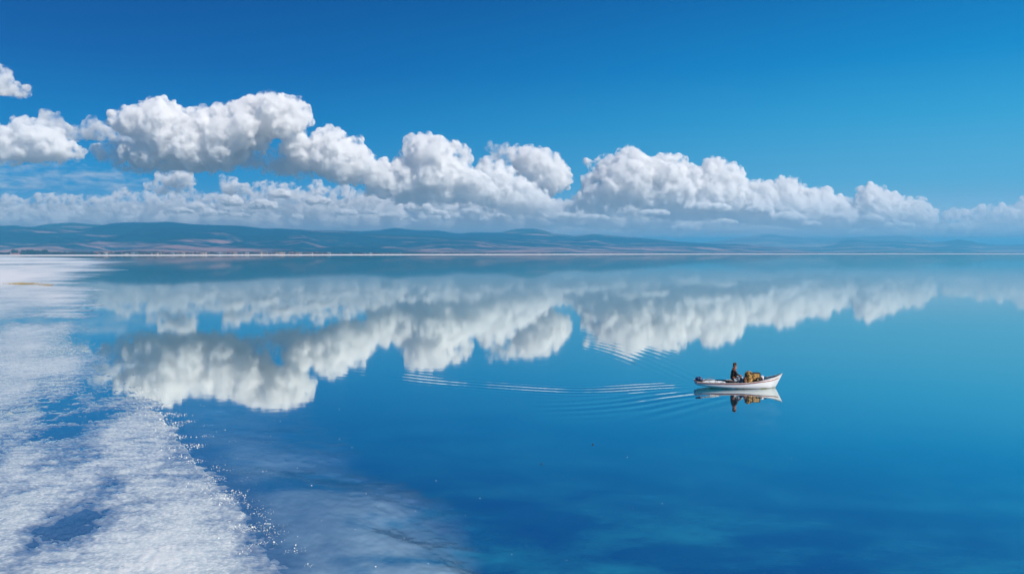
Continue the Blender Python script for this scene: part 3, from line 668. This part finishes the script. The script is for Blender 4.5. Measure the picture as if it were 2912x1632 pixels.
walls = [mat('tan_wall', (.34, .24, .16), .8), mat('white_wall', (.55, .52, .48), .8), mat('grey_wall', (.15, .14, .14), .8), mat('ochre_wall', (.36, .24, .11), .8), mat('pink_wall', (.34, .20, .16), .8)]
roofs = [mat('orange_roof', (.22, .09, .05), .8), mat('brown_roof', (.09, .05, .04), .8), mat('grey_roof', (.22, .22, .24), .7)]
cn = ['tan', 'white', 'grey', 'ochre', 'pink']; rn = ['orange', 'brown', 'grey']
protos = {}
def copy_tree(o):
    c = o.copy(); COL.objects.link(c)
    for ch_ in o.children: d = ch_.copy(); COL.objects.link(d); d.parent = c
    return c
spans = [(270,322,6),(345,480,18),(480,700,24),(700,738,5),(738,875,24),(875,940,7),(940,1120,8),(1120,1700,10)]
for a, b, n_ in spans:
    for k in range(n_):
        px = a + (b - a) * (k + rng.uniform(.1, .9)) / n_
        wi = int(rng.choice(5, p=[.40, .06, .22, .20, .12])) if a < 1100 else int(rng.choice([2, 4])); ri = int(rng.choice(3, p=[.5, .3, .2])); sz = int(rng.integers(0, 3)) if a < 900 else 0
        key = (wi, ri, sz)
        if key not in protos:
            L_, W_, Hh = [(10, 7, 4.6), (13, 8, 5.6), (15, 9, 7.6)][sz]; o = protos[key] = house_proto(L_, W_, Hh, [1.8, 2.4, 0 if ri == 2 else 2.6][sz], walls[wi], roofs[ri])
        else: o = copy_tree(protos[key])
        o.location = place(px, rng.uniform(6, 50)); o.rotation_euler.z = R(rng.uniform(-25, 25))
        tag(o, f"{['small', 'middling', 'large two-storey'][sz]} {cn[wi]} house with {rn[ri]} roof in the far shore village", 'house', f'{["small","middling","large"][sz]} {cn[wi]} houses with {rn[ri]} roofs')
def special(px, ex, L_, W_, Hh, roof, wm, rm, label):
    o = house_proto(L_, W_, Hh, roof, wm, rm); o.location = place(px, ex); tag(o, label, 'house')
special(794, 20, 26, 12, 8.5, 3, walls[0], roofs[1], 'tallest tan building at the middle of the village')
special(44, 10, 26, 9, 4.6, 1.8, mat('brick_wall', (.36, .14, .09), .8), roofs[1], 'low brown-red building at the left foot of the tree clump')
special(300, 20, 14, 10, 7.5, 0, walls[1], roofs[2], 'pale flat-roofed block standing right of the tree clump')
special(845, 15, 20, 10, 6, 2.5, walls[3], roofs[0], 'long ochre building right of the tallest tan building')
t = tag(obj('lamp_post', (lambda b: (tube(b, [(0, 0, 0), (0, 0, 8)], [.5, .4], 8), box(b, (0, 0, 8.2), (1.4, 1.2, .8)), b)[-1])(bmesh.new()), walls[1]), 'white post at the left end of the village', 'post'); t.location = place(32, 4)
# trees: tapered trunk with limbs and a crown of many leaf clumps
def tree_proto(h, wd, seed, mcrown):
    t = empty('tree', (0, 0, 0)); r = np.random.default_rng(seed)
    bm = bmesh.new(); tube(bm, [(0, 0, -.3), (.1, 0, h * .35), (.0, .1, h * .7)], [h * .035, h * .025, h * .01], 6)
    for k in range(5):
        a = r.uniform(0, 6.28); tube(bm, [(0, 0, h * (.25 + .07 * k)), (wd * .3 * math.cos(a), wd * .3 * math.sin(a), h * (.45 + .08 * k))], [h * .012, h * .005], 5)
    obj('trunk', bm, M_trk, t)
    n_ = 420; ce = r.normal(size=(9, 3)) * (wd * .24, wd * .24, h * .15) + (0, 0, h * .60); c = ce[r.integers(0, 9, n_)] + r.normal(size=(n_, 3)) * (wd * .11, wd * .11, h * .075)
    c[:, 2] = np.clip(c[:, 2], h * .12, h); u = r.normal(size=(n_, 3, 3)) * h * .045; co = (c[:, None] + u).reshape(-1, 3).astype(np.float32)
    arr_mesh('crown', co, np.arange(n_ * 3).reshape(-1, 3), mcrown, False, t); return t
M_trk = mat('bark', (.07, .045, .03), .9)
crowns = [mat('dark_leaves', (.018, .04, .02), .8), mat('green_leaves', (.035, .065, .025), .8), mat('brown_leaves', (.09, .06, .035), .8)]
tp = [tree_proto(11, 10, 1, crowns[0]), tree_proto(8, 8, 2, crowns[0]), tree_proto(6, 6.5, 3, crowns[1]), tree_proto(4.5, 6, 4, crowns[2])]
first = [True] * 4
tl = [('tall tree', ''), ('mid-sized tree', ''),
      ('small tree', ''), ('low tree', '')]
def put_tree(i, px, ex, s_=1.0):
    o = tp[i] if first[i] else copy_tree(tp[i]); first[i] = False
    o.location = place(px, ex); o.scale = (s_ * rng.uniform(.85, 1.2), s_ * rng.uniform(.85, 1.2), s_ * rng.uniform(.85, 1.12)); o.rotation_euler.z = rng.uniform(0, 6.28)
    zones = [(60, 'at the left end by the white post'), (100, 'in the middle of the left clump'), (140, 'at the right side of the left clump'), (200, 'just right of the left clump'), (262, 'half way to the pale flat-roofed block'),
             (325, 'around the pale flat-roofed block'), (430, 'in the first row of village houses'), (560, 'in the village under the big heaped cloud'), (700, 'in the village left of the tallest tan building'),
             (800, 'beside the tallest tan building'), (880, 'around the long ochre building'), (980, 'at the right end of the village'), (1200, 'on the shore under the mushroom cloud'), (1500, 'on the shore under the sloping cloud'),
             (1800, 'on the shore below the rounded back hill'), (2150, 'on the shore under the start of the right bank'), (2500, 'on the shore under the end of the right bank'), (9999, 'on the far right shore under the low pale cloud')]
    zn = next(b for a, b in zones if px < a); tag(o, tl[i][0].split(' ')[0] + [' dark', ' dark rounded', ' green', ' brownish'][i].replace('dark dark', 'dark') * (tl[i][0].split(' ')[0] != 'dark' or i == 1) + ' tree ' + zn, 'tree', tl[i][0].split(' ')[0] + ' trees ' + zn)
for k in range(34): put_tree(0, 34 + 101 * rng.random(), rng.uniform(8, 110), 1.5)
for k in range(60): put_tree(1, 135 + 190 * rng.random() ** 1.2, rng.uniform(8, 100), 1.25)
for k in range(60): put_tree(1, rng.uniform(325, 940), rng.uniform(5, 110), 1.15)
for k in range(66): put_tree(2, rng.uniform(270, 1050), rng.uniform(8, 200), .9)
for k in range(80): put_tree(3, 900 + 2000 * rng.random() ** 1.25, rng.uniform(8, 60), 1.0)
# brush that reads as one dark fringe behind and beyond them
n_ = 70000; px = rng.uniform(-250, 3200, n_); D = landD(px) + rng.uniform(8, 70, n_)
hh = (6.6 + 4.6 * np.clip(fbm(px / 14, px * 0, 3, 71), -.5, 1)) * np.clip(1.0 + (900 - px) / 2600, .55, 1.2)
c = np.stack([(px - CX) / F * D, D, .6 + hh * rng.random(n_)], -1); co = (c[:, None] + rng.normal(size=(n_, 3, 3)) * (1.9, 1.2, .8)).reshape(-1, 3).astype(np.float32)
tag(arr_mesh('shore_scrub', co, np.arange(n_ * 3).reshape(-1, 3), mat('scrub', (.012, .007, .005), .9, noise=((.085, .042, .028), .02, .42, .6)), False), 'dark scrub fringe along the whole far shore', kind='stuff')

# ------------------------------------------------------------------ clouds
def air_mat(name, dens, g=0.0, col=(1.0, 1.0, 1.0)):
    m = bpy.data.materials.new(name); m.use_nodes = True; t = m.node_tree; t.nodes.clear()
    o = t.nodes.new('ShaderNodeOutputMaterial'); v = t.nodes.new('ShaderNodeVolumePrincipled')
    v.inputs['Color'].default_value = (*col, 1); v.inputs['Density'].default_value = dens; v.inputs['Anisotropy'].default_value = g
    t.links.new(v.outputs[0], o.inputs['Volume']); m.cycles.homogeneous_volume = True
    return m
def cloud_mat(name, dens, k, lo=0.40, hi=0.62, scale=22.0, layer=1.0, alb=0.985):
    """water vapour whose density billows: k = metres per picture point, scale = size of the billows in picture points"""
    s = NT(name)
    pos = s.n('ShaderNodeTexCoord').outputs['Object']
    pos = s.n('ShaderNodeMapping', {'Vector': pos, 'Scale': (1.0, 1.0, layer)}).outputs[0]
    a = s.noise(pos, 1.0 / (scale * k), 7.0, 0.66)
    f = s.n('ShaderNodeMapRange', {0: a, 1: lo, 2: hi, 3: 0.0, 4: 1.0}).outputs[0]
    f = s.math('MULTIPLY', f, f)
    v = s.n('ShaderNodeVolumePrincipled', {'Color': (alb, alb, alb, 1), 'Density': s.math('MULTIPLY', f, dens), 'Anisotropy': 0.0})  # shade put into the albedo: lower values grey the low clouds
    s.t.links.new(v.outputs[0], s.out.inputs['Volume'])
    s.m.cycles.volume_step_rate = STEP
    return s.m
STEP = 0.10; MIST = 4.4e-4
tex1 = bpy.data.textures.new('puffs', 'CLOUDS'); tex1.noise_depth = 3; tex2 = bpy.data.textures.new('fine_puffs', 'CLOUDS'); tex2.noise_depth = 4
def poly_dist(P, pts):
    """signed distance (inside positive) of pts to polygon P"""
    d = np.full(len(pts), 1e9); ins = np.zeros(len(pts), bool); x = pts[:, 0]; y = pts[:, 1]
    for i in range(len(P)):
        a = P[i]; b = P[(i + 1) % len(P)]; e = b - a; l2 = max(e @ e, 1e-9)
        u = np.clip(((x - a[0]) * e[0] + (y - a[1]) * e[1]) / l2, 0, 1)
        d = np.minimum(d, np.hypot(x - a[0] - u * e[0], y - a[1] - u * e[1]))
        c = ((a[1] > y) != (b[1] > y)); xx = a[0] + (y - a[1]) * e[0] / (e[1] if abs(e[1]) > 1e-9 else 1e-9)
        ins ^= c & (x < xx)
    return np.where(ins, d, -d)
ico = {}
def ico_arr(sub):
    if sub not in ico:
        b = bmesh.new(); bmesh.ops.create_icosphere(b, subdivisions=sub, radius=1)
        ico[sub] = (np.array([v.co[:] for v in b.verts]), np.array([[v.index for v in f.verts] for f in b.faces])); b.free()
    return ico[sub]
def make_cloud(label, P, D, mpx, rmax=26, n=260, thick=1.6, tmax=70, vox=2.1, amp=1.0, flat=1.0, bfill=1.0, group=None, edge_lo=3.5, edge_hi=13, d0=0.42, d1=0.68, nsc=26.0, layer=1.0, alb=0.985, shred=0.40):
    """P outline in picture points; D distance; mpx mean free path in picture points; the body is inflated to a real thickness"""
    P = np.array(P, float); k = D / F
    lo = P.min(0); hi = P.max(0)
    c = lo + rng.random((n * 12, 2)) * (hi - lo); d = poly_dist(P, c); keep = d > 3; c = c[keep]; d = d[keep]
    idx = rng.permutation(len(c))[:n]; S = []
    for i in idx:
        T = min(d[i] * thick, tmax); r = min(d[i], rmax * rng.uniform(0.45, 1.0))
        S.append((*c[i], rng.uniform(-T, T * 0.8), max(r, 3)))
    big = np.argsort(-d)[:: max(1, len(d) // 60)][:60]
    for i in big: S.append((*c[i], 0, min(d[i], rmax * 1.6)))
    # lumps along the outline
    for i in range(len(P)):
        a = P[i]; b = P[(i + 1) % len(P)]; e = b - a; l = np.hypot(*e); nrm = np.array([-e[1], e[0]]) / max(l, 1e-6)
        for q in range(int(l / 5 * bfill) + 1):
            u = rng.random(); r = rng.uniform(edge_lo, edge_hi)
            for sgn in (1, -1):
                p = a + e * u + nrm * sgn * r
                dd = poly_dist(P, p[None])[0]
                if dd > 0:
                    S.append((p[0], p[1], rng.uniform(-14, 10), max(min(r, dd) * 1.02, 2.5)))
                    if rng.random() < shred:                      # shreds torn loose just outside the edge
                        o_ = a + e * u - nrm * sgn * rng.uniform(1, 7); S.append((o_[0], o_[1], rng.uniform(-10, 10), rng.uniform(1.8, 5.0)))
                    break
    sv, sf = ico_arr(2); V = []; Fc = []; o = 0
    cx, cyy = (lo + hi) / 2; org = at(cx, cyy, D)
    for x, y, t, r in S:
        p = at(x, y, D + t * k) - org
        V.append(sv * np.array([1, 1, flat]) * r * k + np.array(p[:])); Fc.append(sf + o); o += len(sv)
    ob = arr_mesh('cloud', np.concatenate(V).astype(np.float32), np.concatenate(Fc), None, False)
    return finish_cloud(ob, k, vox, amp, org, mpx, d0, d1, nsc, layer, label, group, alb)
def finish_cloud(ob, k, vox, amp, org, mpx, d0, d1, nsc, layer, label, group, alb=0.98):
    md = ob.modifiers.new('r', 'REMESH'); md.mode = 'VOXEL'; md.voxel_size = vox * k
    t1 = bpy.data.textures.new('puffs', 'CLOUDS'); t1.noise_scale = 15 * k; t1.noise_depth = 2
    t2 = bpy.data.textures.new('puffs', 'CLOUDS'); t2.noise_scale = 7.0 * k; t2.noise_depth = 3
    for t_, st in ((t1, 14 * amp), (t2, 9.0 * amp)):
        q = ob.modifiers.new('d', 'DISPLACE'); q.texture = t_; q.strength = st * k; q.mid_level = 0.20; q.texture_coords = 'LOCAL'
    md = ob.modifiers.new('r2', 'REMESH'); md.mode = 'VOXEL'; md.voxel_size = vox * k * .9
    dg = bpy.context.evaluated_depsgraph_get(); me = bpy.data.meshes.new_from_object(ob.evaluated_get(dg))
    ob.modifiers.clear(); old = ob.data; ob.data = me; bpy.data.meshes.remove(old); me.name = 'cloud'
    me.materials.clear(); me.materials.append(cloud_mat('cloud_vapour', 5.0 / (mpx * k), k, d0, d1, nsc, layer, alb))
    ob.location = org
    return tag(ob, label, 'cloud', group)

CL = []
def C(*a, **k): CL.append((a, k))
G1 = 'clouds over the lake'
C('small white cloud cut off by the left edge, highest in the sky', [(-60,200),(-20,180),(5,190),(20,205),(32,220),(38,238),(48,250),(72,252),(100,264),(60,268),(20,266),(-60,262)], 17000, 16, rmax=18, n=60, tmax=20)
C('white cloud with grey base at the left edge below the highest one', [(-90,380),(-30,360),(10,365),(38,362),(36,342),(62,336),(90,346),(112,352),(135,352),(158,366),(176,380),(180,395),(200,412),(222,425),(242,438),(225,448),(180,454),(100,457),(0,457),(-90,450)], 19000, 12, tmax=45)
C('soft grey trailing cloud between the left edge cloud and the big cloud', [(112,328),(135,320),(160,326),(180,348),(210,366),(235,372),(240,345),(262,338),(284,350),(300,364),(340,372),(380,372),(420,400),(400,420),(350,412),(300,398),(260,394),(210,392),(180,388),(150,370),(115,350)], 23000, 14, rmax=18, tmax=18, amp=.8, d0=.40, d1=.8, alb=.965)
C('big heaped white cloud with a curling right shoulder in the left half', [(305,322),(318,318),(332,330),(332,345),(352,318),(375,306),(393,304),(412,298),(430,288),(446,283),(472,286),(493,297),(505,312),(523,325),(545,316),(560,310),(577,308),(600,312),(622,304),(640,308),(668,294),(695,286),(718,276),(740,282),(755,274),(769,270),(790,272),(810,282),(835,280),(856,290),(868,304),(880,318),(881,336),(873,352),(862,366),(852,384),(870,392),(862,420),(820,430),(805,430),(808,392),(790,385),(765,390),(752,400),(756,425),(740,432),(712,420),(705,435),(690,455),(640,476),(560,480),(480,478),(410,470),(350,448),(335,425),(350,415),(390,412),(400,400),(370,385),(340,375),(318,355)], 20000, 11, rmax=34, n=520, tmax=95)
C('grey soft underside drifting below the big heaped cloud', [(250,425),(330,405),(420,420),(520,430),(620,430),(700,420),(760,432),(800,415),(870,420),(900,470),(895,495),(860,508),(800,495),(740,490),(700,475),(600,486),(480,488),(380,488),(300,465)], 20600, 15, rmax=26, tmax=36, amp=.8, d0=.44, d1=.8, nsc=40, alb=.96)
C('upright white cloud joining the big heaped cloud to its right', [(800,430),(840,388),(862,398),(893,394),(905,378),(925,368),(943,367),(965,378),(975,392),(1000,402),(1018,398),(1030,410),(1033,424),(1048,434),(1058,455),(1066,466),(1090,480),(1100,510),(1060,520),(1010,515),(960,520),(925,500),(900,480),(870,480),(820,460)], 20500, 11, n=300, tmax=70)
C('mushroom-shaped white cloud with a pointed right lip in the middle', [(1050,500),(1078,465),(1098,462),(1116,475),(1122,455),(1135,448),(1152,440),(1150,420),(1158,405),(1165,387),(1180,392),(1202,386),(1225,392),(1256,394),(1268,408),(1290,408),(1306,414),(1322,428),(1336,441),(1348,452),(1310,458),(1306,474),(1330,482),(1360,492),(1388,508),(1396,530),(1410,545),(1430,570),(1380,575),(1300,570),(1200,572),(1120,570),(1070,555),(1040,540)], 21500, 11, rmax=28, n=420, tmax=80)
C('white cloud with a sloping right side just right of the mushroom cloud', [(1350,540),(1360,508),(1356,482),(1370,465),(1384,458),(1394,454),(1410,460),(1420,462),(1432,476),(1448,480),(1460,488),(1470,503),(1484,514),(1500,522),(1516,534),(1538,548),(1556,562),(1572,580),(1590,588),(1592,605),(1550,612),(1500,605),(1450,605),(1400,590),(1360,575)], 22500, 11, rmax=24, n=320, tmax=60)
C('rounded smooth white cloud standing tall between the sloping cloud and the far right heap', [(1454,425),(1470,420),(1488,428),(1495,418),(1512,424),(1530,430),(1545,428),(1562,436),(1580,440),(1592,455),(1603,470),(1612,490),(1622,505),(1616,520),(1600,530),(1590,545),(1575,545),(1560,560),(1530,555),(1500,530),(1480,500),(1460,480),(1455,450)], 24500, 13, rmax=30, tmax=60)
C('thin torn wisp left of the rounded tall cloud', [(1384,415),(1402,412),(1412,425),(1430,414),(1445,424),(1454,440),(1450,458),(1435,464),(1415,452),(1400,436)], 24000, 32, rmax=10, n=50, tmax=8)
C('huge billowing white cloud bank in the right half', [(1600,590),(1640,560),(1665,530),(1655,510),(1672,500),(1690,498),(1700,478),(1662,470),(1672,460),(1700,466),(1716,458),(1725,448),(1735,443),(1747,455),(1760,446),(1764,436),(1778,424),(1800,426),(1815,434),(1828,444),(1850,458),(1866,450),(1880,445),(1900,450),(1922,450),(1940,456),(1952,466),(1960,480),(1978,478),(1998,486),(2003,468),(2014,457),(2030,454),(2046,462),(2062,462),(2078,472),(2096,478),(2108,490),(2114,510),(2134,524),(2150,522),(2168,520),(2184,526),(2206,526),(2220,516),(2238,511),(2256,517),(2270,526),(2284,538),(2300,544),(2316,540),(2330,545),(2345,538),(2364,541),(2362,558),(2376,566),(2395,566),(2408,578),(2424,580),(2440,575),(2440,556),(2450,540),(2464,534),(2478,531),(2494,534),(2508,542),(2520,552),(2536,550),(2552,562),(2566,578),(2582,572),(2602,576),(2618,569),(2632,580),(2640,596),(2654,612),(2663,630),(2640,644),(2580,640),(2500,648),(2420,640),(2340,648),(2240,640),(2140,632),(2040,625),(1940,620),(1850,610),(1760,606),(1680,605)], 25000, 10, rmax=30, n=1100, tmax=90, vox=2.4)
C('low pale cloud at the right edge', [(2680,625),(2686,608),(2710,606),(2744,600),(2760,606),(2775,596),(2803,592),(2830,594),(2860,590),(2890,592),(2902,572),(2925,570),(3100,585),(3300,600),(3300,650),(3100,655),(2912,650),(2800,652),(2700,648)], 33000, 20, rmax=18, n=300, tmax=30)
C('small cap-shaped white cloud alone above the left cloud row', [(446,512),(448,502),(466,500),(480,494),(500,495),(520,494),(538,500),(546,510),(549,522),(520,520),(480,516),(455,518)], 26000, 9, rmax=10, n=90, tmax=14, vox=1.8, edge_hi=6)
C('grey lens of cloud under the small cap-shaped cloud', [(405,530),(440,520),(500,522),(545,522),(548,540),(500,546),(450,546),(415,542)], 26500, 24, rmax=12, n=90, tmax=12, amp=.5)
C('small slanting white cloud right of the cap-shaped cloud', [(628,512),(638,508),(652,514),(668,518),(680,528),(702,535),(700,546),(660,545),(636,535)], 26000, 12, rmax=10, n=60, tmax=10, vox=1.8, edge_hi=6)
C('low row of small white puffs above the left hills', [(-80,570),(0,562),(12,556),(25,556),(36,566),(60,568),(72,580),(112,566),(118,558),(132,556),(150,556),(175,556),(205,560),(228,562),(240,556),(252,562),(270,566),(300,566),(318,560),(328,550),(345,546),(372,548),(392,554),(410,556),(425,564),(440,552),(470,548),(500,548),(530,552),(552,546),(570,556),(590,560),(592,580),(560,600),(500,604),(400,604),(330,606),(260,600),(180,590),(100,588),(0,592),(-80,592)], 30000, 11, rmax=16, n=560, tmax=32, vox=2.0, edge_hi=8, alb=.97, nsc=20, d0=.47, d1=.72)
C('middle row of broken cream clouds under the upright cloud', [(560,600),(575,575),(600,560),(632,556),(640,544),(660,548),(668,565),(690,560),(722,545),(735,528),(752,522),(775,526),(790,532),(815,528),(830,536),(850,534),(868,544),(888,528),(905,524),(925,538),(950,540),(975,528),(992,530),(1000,545),(1030,550),(1060,560),(1078,572),(1060,590),(1000,600),(930,606),(860,612),(780,604),(700,606),(680,612),(630,600)], 29000, 12, rmax=18, n=520, tmax=36, vox=2.1, edge_hi=9, alb=.97, nsc=20, d0=.47, d1=.72)
C('long grey cloud layer under the left and middle heaps', [(-200,592),(0,584),(200,588),(420,590),(620,582),(800,586),(960,574),(1100,560),(1260,556),(1400,560),(1560,572),(1640,582),(1660,640),(1500,646),(1300,658),(1100,656),(900,652),(700,650),(500,646),(300,646),(100,646),(-200,646)], 35000, 13, rmax=26, n=420, tmax=50, vox=3.2, amp=.7, layer=4.0, nsc=70, d0=.25, d1=.75, alb=.955)
C('grey base layer under the huge right cloud bank', [(1540,578),(1700,576),(1900,592),(2100,620),(2300,630),(2500,636),(2680,640),(2900,640),(3100,645),(3100,664),(2800,668),(2600,668),(2400,664),(2200,662),(2000,660),(1800,650),(1640,642),(1560,625)], 33000, 13, rmax=24, n=420, tmax=50, vox=3.2, amp=.7, layer=4.0, nsc=70, d0=.25, d1=.75, alb=.955)
C('low cream cloud bank above the rounded back hill', [(1462,650),(1470,632),(1490,622),(1512,618),(1530,630),(1550,640),(1566,650),(1584,640),(1600,638),(1630,646),(1655,656),(1680,640),(1700,642),(1730,652),(1770,648),(1800,668),(1740,668),(1660,666),(1600,666),(1540,660),(1500,656)], 41000, 12, rmax=12, n=260, tmax=24, vox=1.9, edge_hi=7)
C('thin cream cloud low over the end of the long hills', [(1788,650),(1805,636),(1850,634),(1880,640),(1900,634),(1930,644),(1950,656),(1988,664),(1930,664),(1860,662),(1800,660)], 41000, 16, rmax=10, n=120, tmax=16, vox=2.0, edge_hi=6)
C('long flat cream cloud low at the right', [(2110,656),(2160,650),(2220,646),(2280,646),(2320,652),(2350,654),(2380,664),(2340,668),(2280,666),(2200,664),(2130,662)], 42000, 16, rmax=9, n=160, tmax=16, vox=2.0, edge_hi=5)
C('flat streak of cream cloud inside the grey of the right bank', [(1712,592),(1740,588),(1790,596),(1830,604),(1826,612),(1780,608),(1740,602)], 24200, 16, rmax=8, n=60, tmax=10, vox=2.0, edge_hi=5)
C('torn thin shreds trailing off the right end of the huge bank', [(2640,600),(2670,604),(2720,600),(2760,606),(2720,614),(2690,622),(2650,616)], 26000, 30, rmax=8, n=60, tmax=10, d0=.46, d1=.8, nsc=12)
C('faint flat veil in the blue gap over the left cloud row', [(-200,470),(60,462),(160,470),(300,486),(400,500),(440,520),(400,548),(280,545),(150,540),(0,545),(-200,540)], 27000, 260, rmax=30, n=160, tmax=40, vox=4, amp=.8, layer=4.0, nsc=60)
def puffs(label, es, D, mpx, vox=1.8):
    """one loose flock of small puffs: each (x, y, half width, half height)"""
    k = D / F; sv, sf = ico_arr(2); V = []; Fc = []; o = 0; org = at(es[0][0], es[0][1], D)
    for x, y, w_, h_ in es:
        for j in range(int(14 + w_ * 1.2)):
            u = rng.uniform(-1, 1); q = math.sqrt(1 - u * u); r = rng.uniform(.35, .8) * h_ * (.5 + .5 * q)
            p = at(x + u * w_, y + h_ * .7 - r - rng.random() * max(h_ * 1.7 * q - 2 * r, 0), D + rng.uniform(-1, 1) * w_ * .4 * k) - org
            V.append(sv * np.array([1.25, 1, .9]) * r * k + np.array(p[:])); Fc.append(sf + o); o += len(sv)
    finish_cloud(arr_mesh('cloud', np.concatenate(V).astype(np.float32), np.concatenate(Fc), None, False), k, vox, .6, org, mpx, .38, .54, 12, 1.6, label, G1)
for a, k in CL: make_cloud(a[0], a[1], a[2], a[3], group=G1, **k)
puffs('scattered cream puffs low under the middle row, over the left hills', [(594,604,18,10),(660,572,20,17),(750,582,34,14),(795,552,26,12),(846,617,14,7),(690,612,20,5),(905,570,26,12),(985,604,26,8),(560,585,20,8),(640,604,14,6),(520,598,26,7)], 27500, 8)
puffs('scattered cream puffs under the mushroom-shaped cloud', [(1190,588,36,12),(1050,566,30,14),(1030,600,36,8),(1272,620,13,6),(1303,614,12,5),(1376,622,10,4),(1110,612,30,6),(1240,605,30,5),(1340,600,24,6),(1430,612,22,6),(1490,602,22,6),(1160,626,28,4)], 31500, 9)
puffs('scattered cream puffs under the right cloud bank', [(2010,588,60,11),(2160,598,34,13),(2238,618,48,14),(2380,616,32,9),(2412,630,12,6),(2060,632,34,7),(1950,648,34,11),(1860,604,40,7),(2300,636,36,6),(2480,620,26,8),(1690,618,40,6),(1600,612,34,6),(2560,640,40,6)], 23800, 9)

# thin mist lying over the country behind the hills, above the haze, thinning upwards
bm = bmesh.new(); bmesh.ops.create_cube(bm, size=1)
for v in bm.verts: v.co = (v.co.x * 90000, 15200 + v.co.y * 3200, 305 + (v.co.z + .5) * 1500)
s = NT('mist_vapour')
zz = s.n('ShaderNodeSeparateXYZ', {0: s.n('ShaderNodeNewGeometry').outputs['Position']}).outputs['Z']
f = s.n('ShaderNodeMapRange', {0: zz, 1: 300.0, 2: 1500.0, 3: 1.0, 4: 0.0}).outputs[0]
f = s.math('POWER', f, 2.6)
v = s.n('ShaderNodeVolumePrincipled', {'Color': (0.93, 0.96, 1.0, 1), 'Density': s.math('MULTIPLY', f, MIST), 'Anisotropy': 0.1})
s.t.links.new(v.outputs[0], s.out.inputs['Volume']); s.m.cycles.volume_step_rate = 0.3
tag(obj('mist', bm, s.m), 'thin pale mist lying behind the hills', kind='stuff')

# ------------------------------------------------------------------ haze
bm = bmesh.new(); bmesh.ops.create_cube(bm, size=1)
for v in bm.verts: v.co = (v.co.x * 150000, 32000 + v.co.y * 72000, 149 + v.co.z * 302)
hz = obj('haze', bm, air_mat('air', 1.25e-4, 0.25, (0.15, 0.60, 0.92)))
tag(hz, 'pale blue air fading the far hills', kind='stuff')
